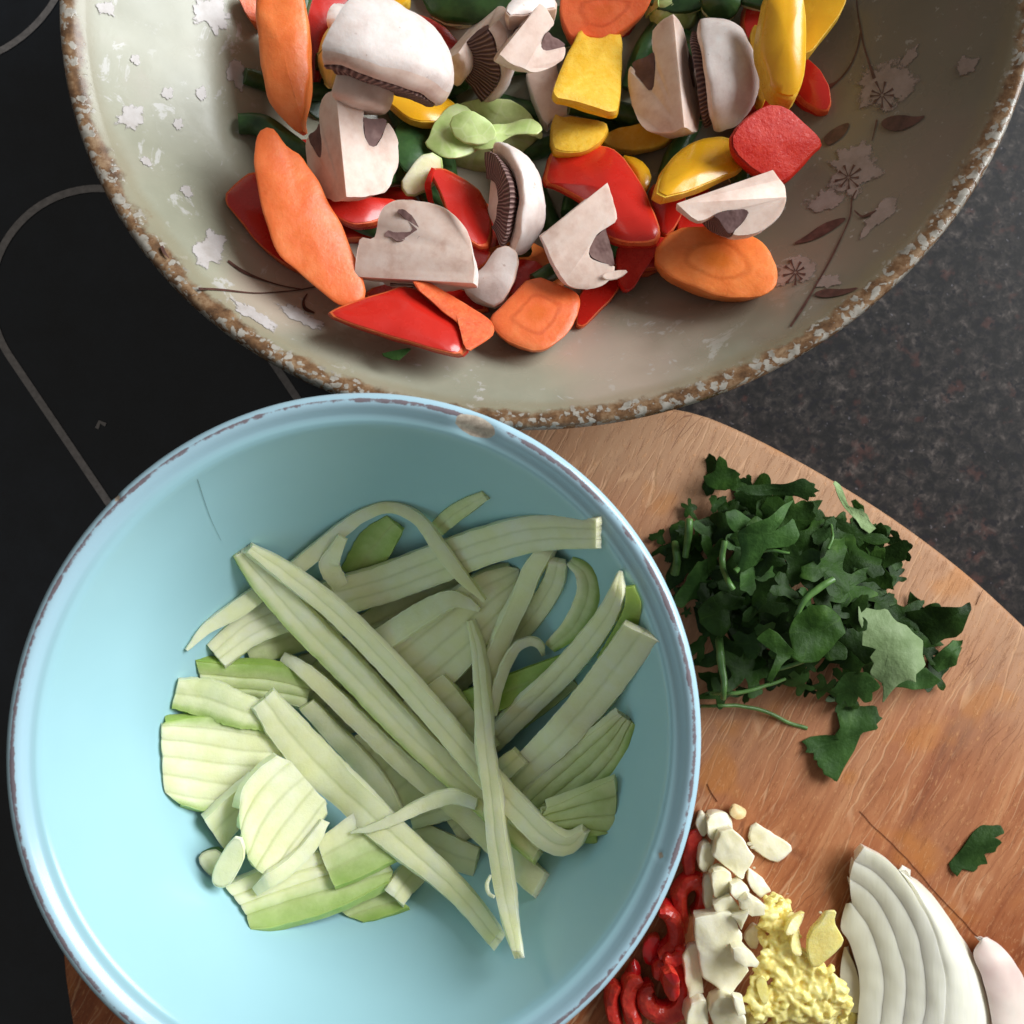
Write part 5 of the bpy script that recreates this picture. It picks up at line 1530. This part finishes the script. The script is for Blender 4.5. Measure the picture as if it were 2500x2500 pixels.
GG = 'chopped garlic on the board'
gar = [([(800, 390), (815, 300), (850, 255), (880, 290), (905, 300), (900, 410), (865, 480)], .004, 'thin upright garlic sliver next to the chilli end'),
       ([(895, 300), (960, 268), (1070, 290), (1092, 380), (1100, 440), (980, 420), (955, 510), (890, 470)], .008, 'garlic chunk at the top of the chopped heap'),
       ([(825, 700), (822, 600), (845, 515), (920, 500), (965, 620), (930, 705), (870, 745)], .007, 'rounded garlic chunk beside the chilli end'),
       ([(960, 500), (985, 420), (1090, 395), (1180, 490), (1262, 615), (1170, 805), (1040, 700), (930, 620)], .010, 'biggest faceted garlic chunk near the top of the heap'),
       ([(860, 790), (930, 745), (945, 950), (905, 1065), (868, 1000)], .006, 'narrow garlic stick beside the open chilli ring'),
       ([(925, 745), (1020, 715), (1092, 760), (1085, 930), (960, 965), (930, 850)], .009, 'ridged garlic cube in the middle of the heap'),
       ([(1080, 840), (1160, 808), (1222, 880), (1200, 965), (1120, 970), (1075, 900)], .007, 'small round garlic cube right of the ridged one'),
       ([(1205, 700), (1330, 790), (1395, 895), (1310, 945), (1255, 900), (1205, 790)], .006, 'slanting garlic chip above the ginger'),
       ([(940, 990), (1080, 930), (1145, 1010), (1142, 1075), (960, 1090)], .007, 'flat garlic piece in the waist of the heap'),
       ([(1145, 975), (1220, 925), (1342, 1000), (1345, 1080), (1240, 1090), (1160, 1035)], .007, 'garlic cube touching the ginger'),
       ([(1090, 1090), (1230, 1048), (1165, 1195)], .005, 'triangular garlic chip in the heap'),
       ([(1170, 1240), (1290, 1130), (1305, 1345), (1215, 1335)], .006, 'half-covered garlic cube against the ginger'),
       ([(695, 1400), (755, 1320), (825, 1305), (850, 1500), (865, 1690), (750, 1760), (715, 1560)], .006, 'long garlic piece next to the spiral chilli'),
       ([(800, 1100), (1000, 1055), (1090, 1060), (1165, 1235), (1160, 1310), (1090, 1345), (1110, 1440), (1235, 1505), (1060, 1725), (960, 1650), (845, 1560), (825, 1400), (798, 1270)], .011, 'large flat garlic slab in the lower heap'),
       ([(1085, 1340), (1185, 1325), (1305, 1450), (1280, 1505), (1180, 1480), (1100, 1425)], .008, 'garlic chip sticking out over the ginger'),
       ([(735, 1790), (880, 1715), (912, 1850), (885, 1975), (715, 1980)], .009, 'garlic chunk with green core at the bottom'),
       ([(890, 1790), (1060, 1695), (1185, 1860), (1185, 1990), (960, 1990)], .010, 'blocky white garlic chunk at the bottom'),
       ([(1090, 1720), (1180, 1740), (1200, 1850), (1130, 1880)], .006, 'small garlic chip between slab and ginger'),
       ([(1238, 332), (1400, 435), (1585, 545), (1480, 645), (1430, 672), (1215, 540)], .004, 'flat garlic slice lying alone on the wood')]
for p, t, lb in gar:
    piece('garlic_piece', Q('K', p), t, ['garlic'], lb, 'garlic', GG, ch=R.choice((0, 1)), noise=.0006, nsc=260, rnd=.0006, add=(R.uniform(-.25, .25), R.uniform(-.25, .25)) if t > .0045 else (0, 0), botk=.9, N=40, sink=.0025, damp=.4, lim=.3, pct=85, bulge=.0004)
piece('seed', Q('K', [(1068, 255), (1100, 203), (1150, 222), (1205, 255), (1190, 312), (1130, 332), (1078, 300)]), .0022, ['seed'], 'single pale chilli seed on the board above the garlic', 'seed', None, bulge=.0012, noise=.0002, rnd=.001)

# grated ginger
reg = Q('K', [(1330, 960), (1400, 905), (1530, 950), (1550, 1120), (1600, 1280), (1720, 1420), (1860, 1500), (1960, 1640), (2060, 1760), (2060, 1990), (1200, 1990), (1180, 1720), (1260, 1560), (1330, 1420), (1290, 1320), (1310, 1130)])
V, Fc = [], []
bmi = bmesh.new()
bmesh.ops.create_icosphere(bmi, subdivisions=2, radius=1)
iv = np.array([v.co[:] for v in bmi.verts])
ifc = [[v.index for v in f.verts] for f in bmi.faces]
bmi.free()
cnt = 0
pts = []
rc = reg.mean(0)
while len(pts) < 620:
    p = reg.min(0) + rng.random(2) * np.ptp(reg, axis=0)
    if inside(reg, p[0:1], p[1:2])[0]:
        pts.append(p)
pts.sort(key=lambda p: -np.hypot(*(p - rc)))
for p in pts:
    ins = inside(rc + (reg - rc) * .86, p[0:1], p[1:2])[0]
    r_ = R.uniform(.0010, .0024) * (1 if ins else .8)
    w = unp(p, BOARD_T + .006)
    z = float(hf(w[0], w[1])) + r_ * .25
    z = min(z, BOARD_T + .012 + .004 * R.random())
    w = unp(p, z)
    a = R.random() * 6.3
    sx, sy, sz = R.uniform(.8, 1.9), R.uniform(.6, 1.0), R.uniform(.6, 1.0)
    q_ = iv * (sx, sy, sz)
    q_ = np.c_[q_[:, 0] * math.cos(a) - q_[:, 1] * math.sin(a), q_[:, 0] * math.sin(a) + q_[:, 1] * math.cos(a), q_[:, 2]]
    b_ = q_ * r_ + w
    b_ = wob(b_, r_ * .55, 620, R.random() * 90)
    lay(b_)
    Fc += [[i + len(V) * 0 + cnt for i in f] for f in ifc]
    V.append(b_)
    cnt += len(b_)
g = mesh('grated_ginger', np.vstack(V), Fc, ['ginger'], angle=None)
md = g.modifiers.new('pulp', 'REMESH')
md.mode = 'VOXEL'
md.voxel_size = .00042
md.use_smooth_shade = True
sm = g.modifiers.new('soften', 'SMOOTH')
sm.factor = .5
sm.iterations = 1
tag(g, 'wet yellow heap of grated ginger between garlic and onion', 'ginger')
for p, t in [([(1530, 1290), (1600, 1130), (1625, 1290), (1650, 1420), (1560, 1400)], .0015), ([(1270, 1600), (1340, 1540), (1390, 1700), (1360, 1810), (1290, 1700)], .0012)]:
    piece('shred', Q('K', p), t, ['ginger'], parent=g, ch=1, noise=.0005, gap=.0005, label=None)
piece('ginger_slice', Q('L', [(245, 1215), (340, 1115), (385, 1045), (470, 1048), (440, 1130), (490, 1220), (535, 1290), (420, 1400), (290, 1515), (230, 1400)]), .0035, ['ginger'], 'flat ginger slice with torn tip between ginger heap and onion', 'ginger', None, ch=1, noise=.0006, slope=(0, .12))
piece('ginger_slice', Q('K', [(1490, 1240), (1540, 1130), (1580, 1080), (1660, 1040), (1650, 1110), (1600, 1200), (1560, 1230)]), .0025, ['ginger'], 'small translucent ginger chip on the upper edge of the heap', 'ginger', None, ch=1, noise=.0005)
piece('onion_scrap', Q('K', [(1478, 918), (1520, 880), (1565, 855), (1590, 775), (1640, 760), (1725, 728), (1720, 780), (1690, 825), (1630, 892), (1580, 885), (1530, 912)]), .0007, ['onion'], 'see-through onion scrap on the board above the ginger', 'onion', None, ch=1, noise=.0005)


def loft(name, lines, zs, thick, mats, parent, nu=40, nv=9, tint=None, crown=0.0, jag=.0):
    """curved layer between two edges given in photo pixels with heights above the board"""
    A = [spline(np.c_[l, np.array(z_)], nu) for l, z_ in zip(lines, zs)]
    T = np.zeros((nu, nv, 3))
    sd = R.random() * 40
    for j in range(nv):
        f = j / (nv - 1)
        L = A[0] * (1 - f) + A[1] * f
        zz = BOARD_T + L[:, 2] + crown * 4 * f * (1 - f)
        p = L[:, :2].copy()
        if jag:
            p += np.array([(jag * mnoise.noise(Vector((i * .5, sd + j * .3, 0))), jag * mnoise.noise(Vector((i * .5, sd + 20 + j * .3, 0)))) for i in range(nu)]) * (2 if 0 else 1)
        T[:, j] = unp(p, zz)
    ti = np.zeros((nu, nv)) if tint is None else np.broadcast_to(np.linspace(tint[0], tint[1], nv), (nu, nv))
    V, Fc, mi, at = sheet_solid(name, T, thick, mats, {'tint': ti})
    V = wob(V, .0003, 160, 5.0)
    lay(V, Fc)
    return mesh(name, V, Fc, mats, mi, parent, attrs=at, angle=45)


onion = bpy.data.objects.new('onion_wedge', None)
onion.location = unp(Q('L', [(1100, 1500)])[0], BOARD_T)
link(onion)
tag(onion, 'white onion wedge with stepped layers lying beside the ginger', 'onion')
b = [[(530, 985), (488, 1170), (560, 1290), (620, 1500), (640, 1700), (615, 1990)],
     [(575, 985), (690, 1130), (760, 1290), (820, 1500), (832, 1700), (795, 1990)],
     [(560, 790), (690, 870), (800, 1000), (890, 1170), (955, 1350), (1003, 1560), (1003, 1760), (970, 1990)],
     [(600, 650), (760, 740), (890, 870), (1000, 1030), (1090, 1210), (1132, 1400), (1162, 1600), (1160, 1800), (1130, 1990)],
     [(675, 540), (830, 620), (960, 745), (1100, 960), (1200, 1150), (1262, 1350), (1312, 1560), (1312, 1800), (1290, 1990)],
     [(952, 720), (1030, 768), (1110, 815), (1230, 940), (1400, 1180), (1540, 1400), (1632, 1640), (1682, 1850), (1692, 1990)]]
b = [Q('L', x) for x in b]
zz = lambda n, z: np.interp(np.linspace(0, 1, n), [0, .35, 1], [z * .8, z * .97, z])
loft('onion_layer', [Q('L', [(520, 1330), (490, 1480), (500, 1650), (540, 1830)]), Q('L', [(535, 1335), (600, 1480), (640, 1650), (625, 1850)])], [zz(4, .002), zz(4, .003)], .0014, ['onion'], onion, tint=(.9, .6))
loft('onion_layer', [b[0], b[1]], [zz(6, .0048), zz(6, .0064)], .0022, ['onion'], onion, tint=(.7, .35), crown=.0004)
loft('onion_layer', [b[1], b[2]], [zz(6, .0065), zz(8, .0080)], .004, ['onion'], onion, tint=(.55, .2), crown=.0004)
loft('onion_layer', [b[2], b[3]], [zz(8, .0081), zz(9, .0097)], .005, ['onion'], onion, tint=(.4, .1), crown=.0004)
loft('onion_layer', [b[3], b[4]], [zz(9, .0098), zz(9, .0113)], .006, ['onion'], onion, tint=(.1, .0), crown=.0004)
loft('onion_layer', [Q('L', [(945, 718), (1100, 960), (1200, 1150), (1262, 1350), (1312, 1560), (1312, 1800), (1290, 1990)]), b[5]], [[.004, .0095, .0105, .0108, .0108, .0108, .0108], np.full(9, .002)], .002, ['onion'], onion, tint=(.0, .1), crown=.0035, nv=14)
pink = loft('onion_slice', [Q('L', [(1590, 1265), (1535, 1385), (1600, 1560), (1650, 1750), (1690, 1990)]), Q('L', [(1640, 1243), (1750, 1320), (1860, 1450), (1950, 1640), (2000, 1990)])], [np.full(5, .006), np.full(5, .003)], .0025, ['onion_pink'], None, crown=.002, nv=12)
tag(pink, 'pink-tinged onion slice lying against the white onion wedge', 'onion')

GCR = 'tiny crumbs scattered round the garlic'
for i in range(13):
    p = Q('K', [(R.uniform(1180, 1700), R.uniform(330, 900))])[0] if i < 8 else Q('K', [(R.uniform(1560, 1840), R.uniform(900, 1100))])[0]
    a = np.linspace(0, 6.283, 6, endpoint=False) + R.random()
    piece('garlic_crumb', np.c_[p[0] + R.uniform(3, 8) * np.cos(a), p[1] + R.uniform(2, 5) * np.sin(a)], .0009, ['garlic'], 'tiny pale crumb on bare wood near the garlic', 'crumb', GCR, N=12, noise=.0002, slope=(0, 0))
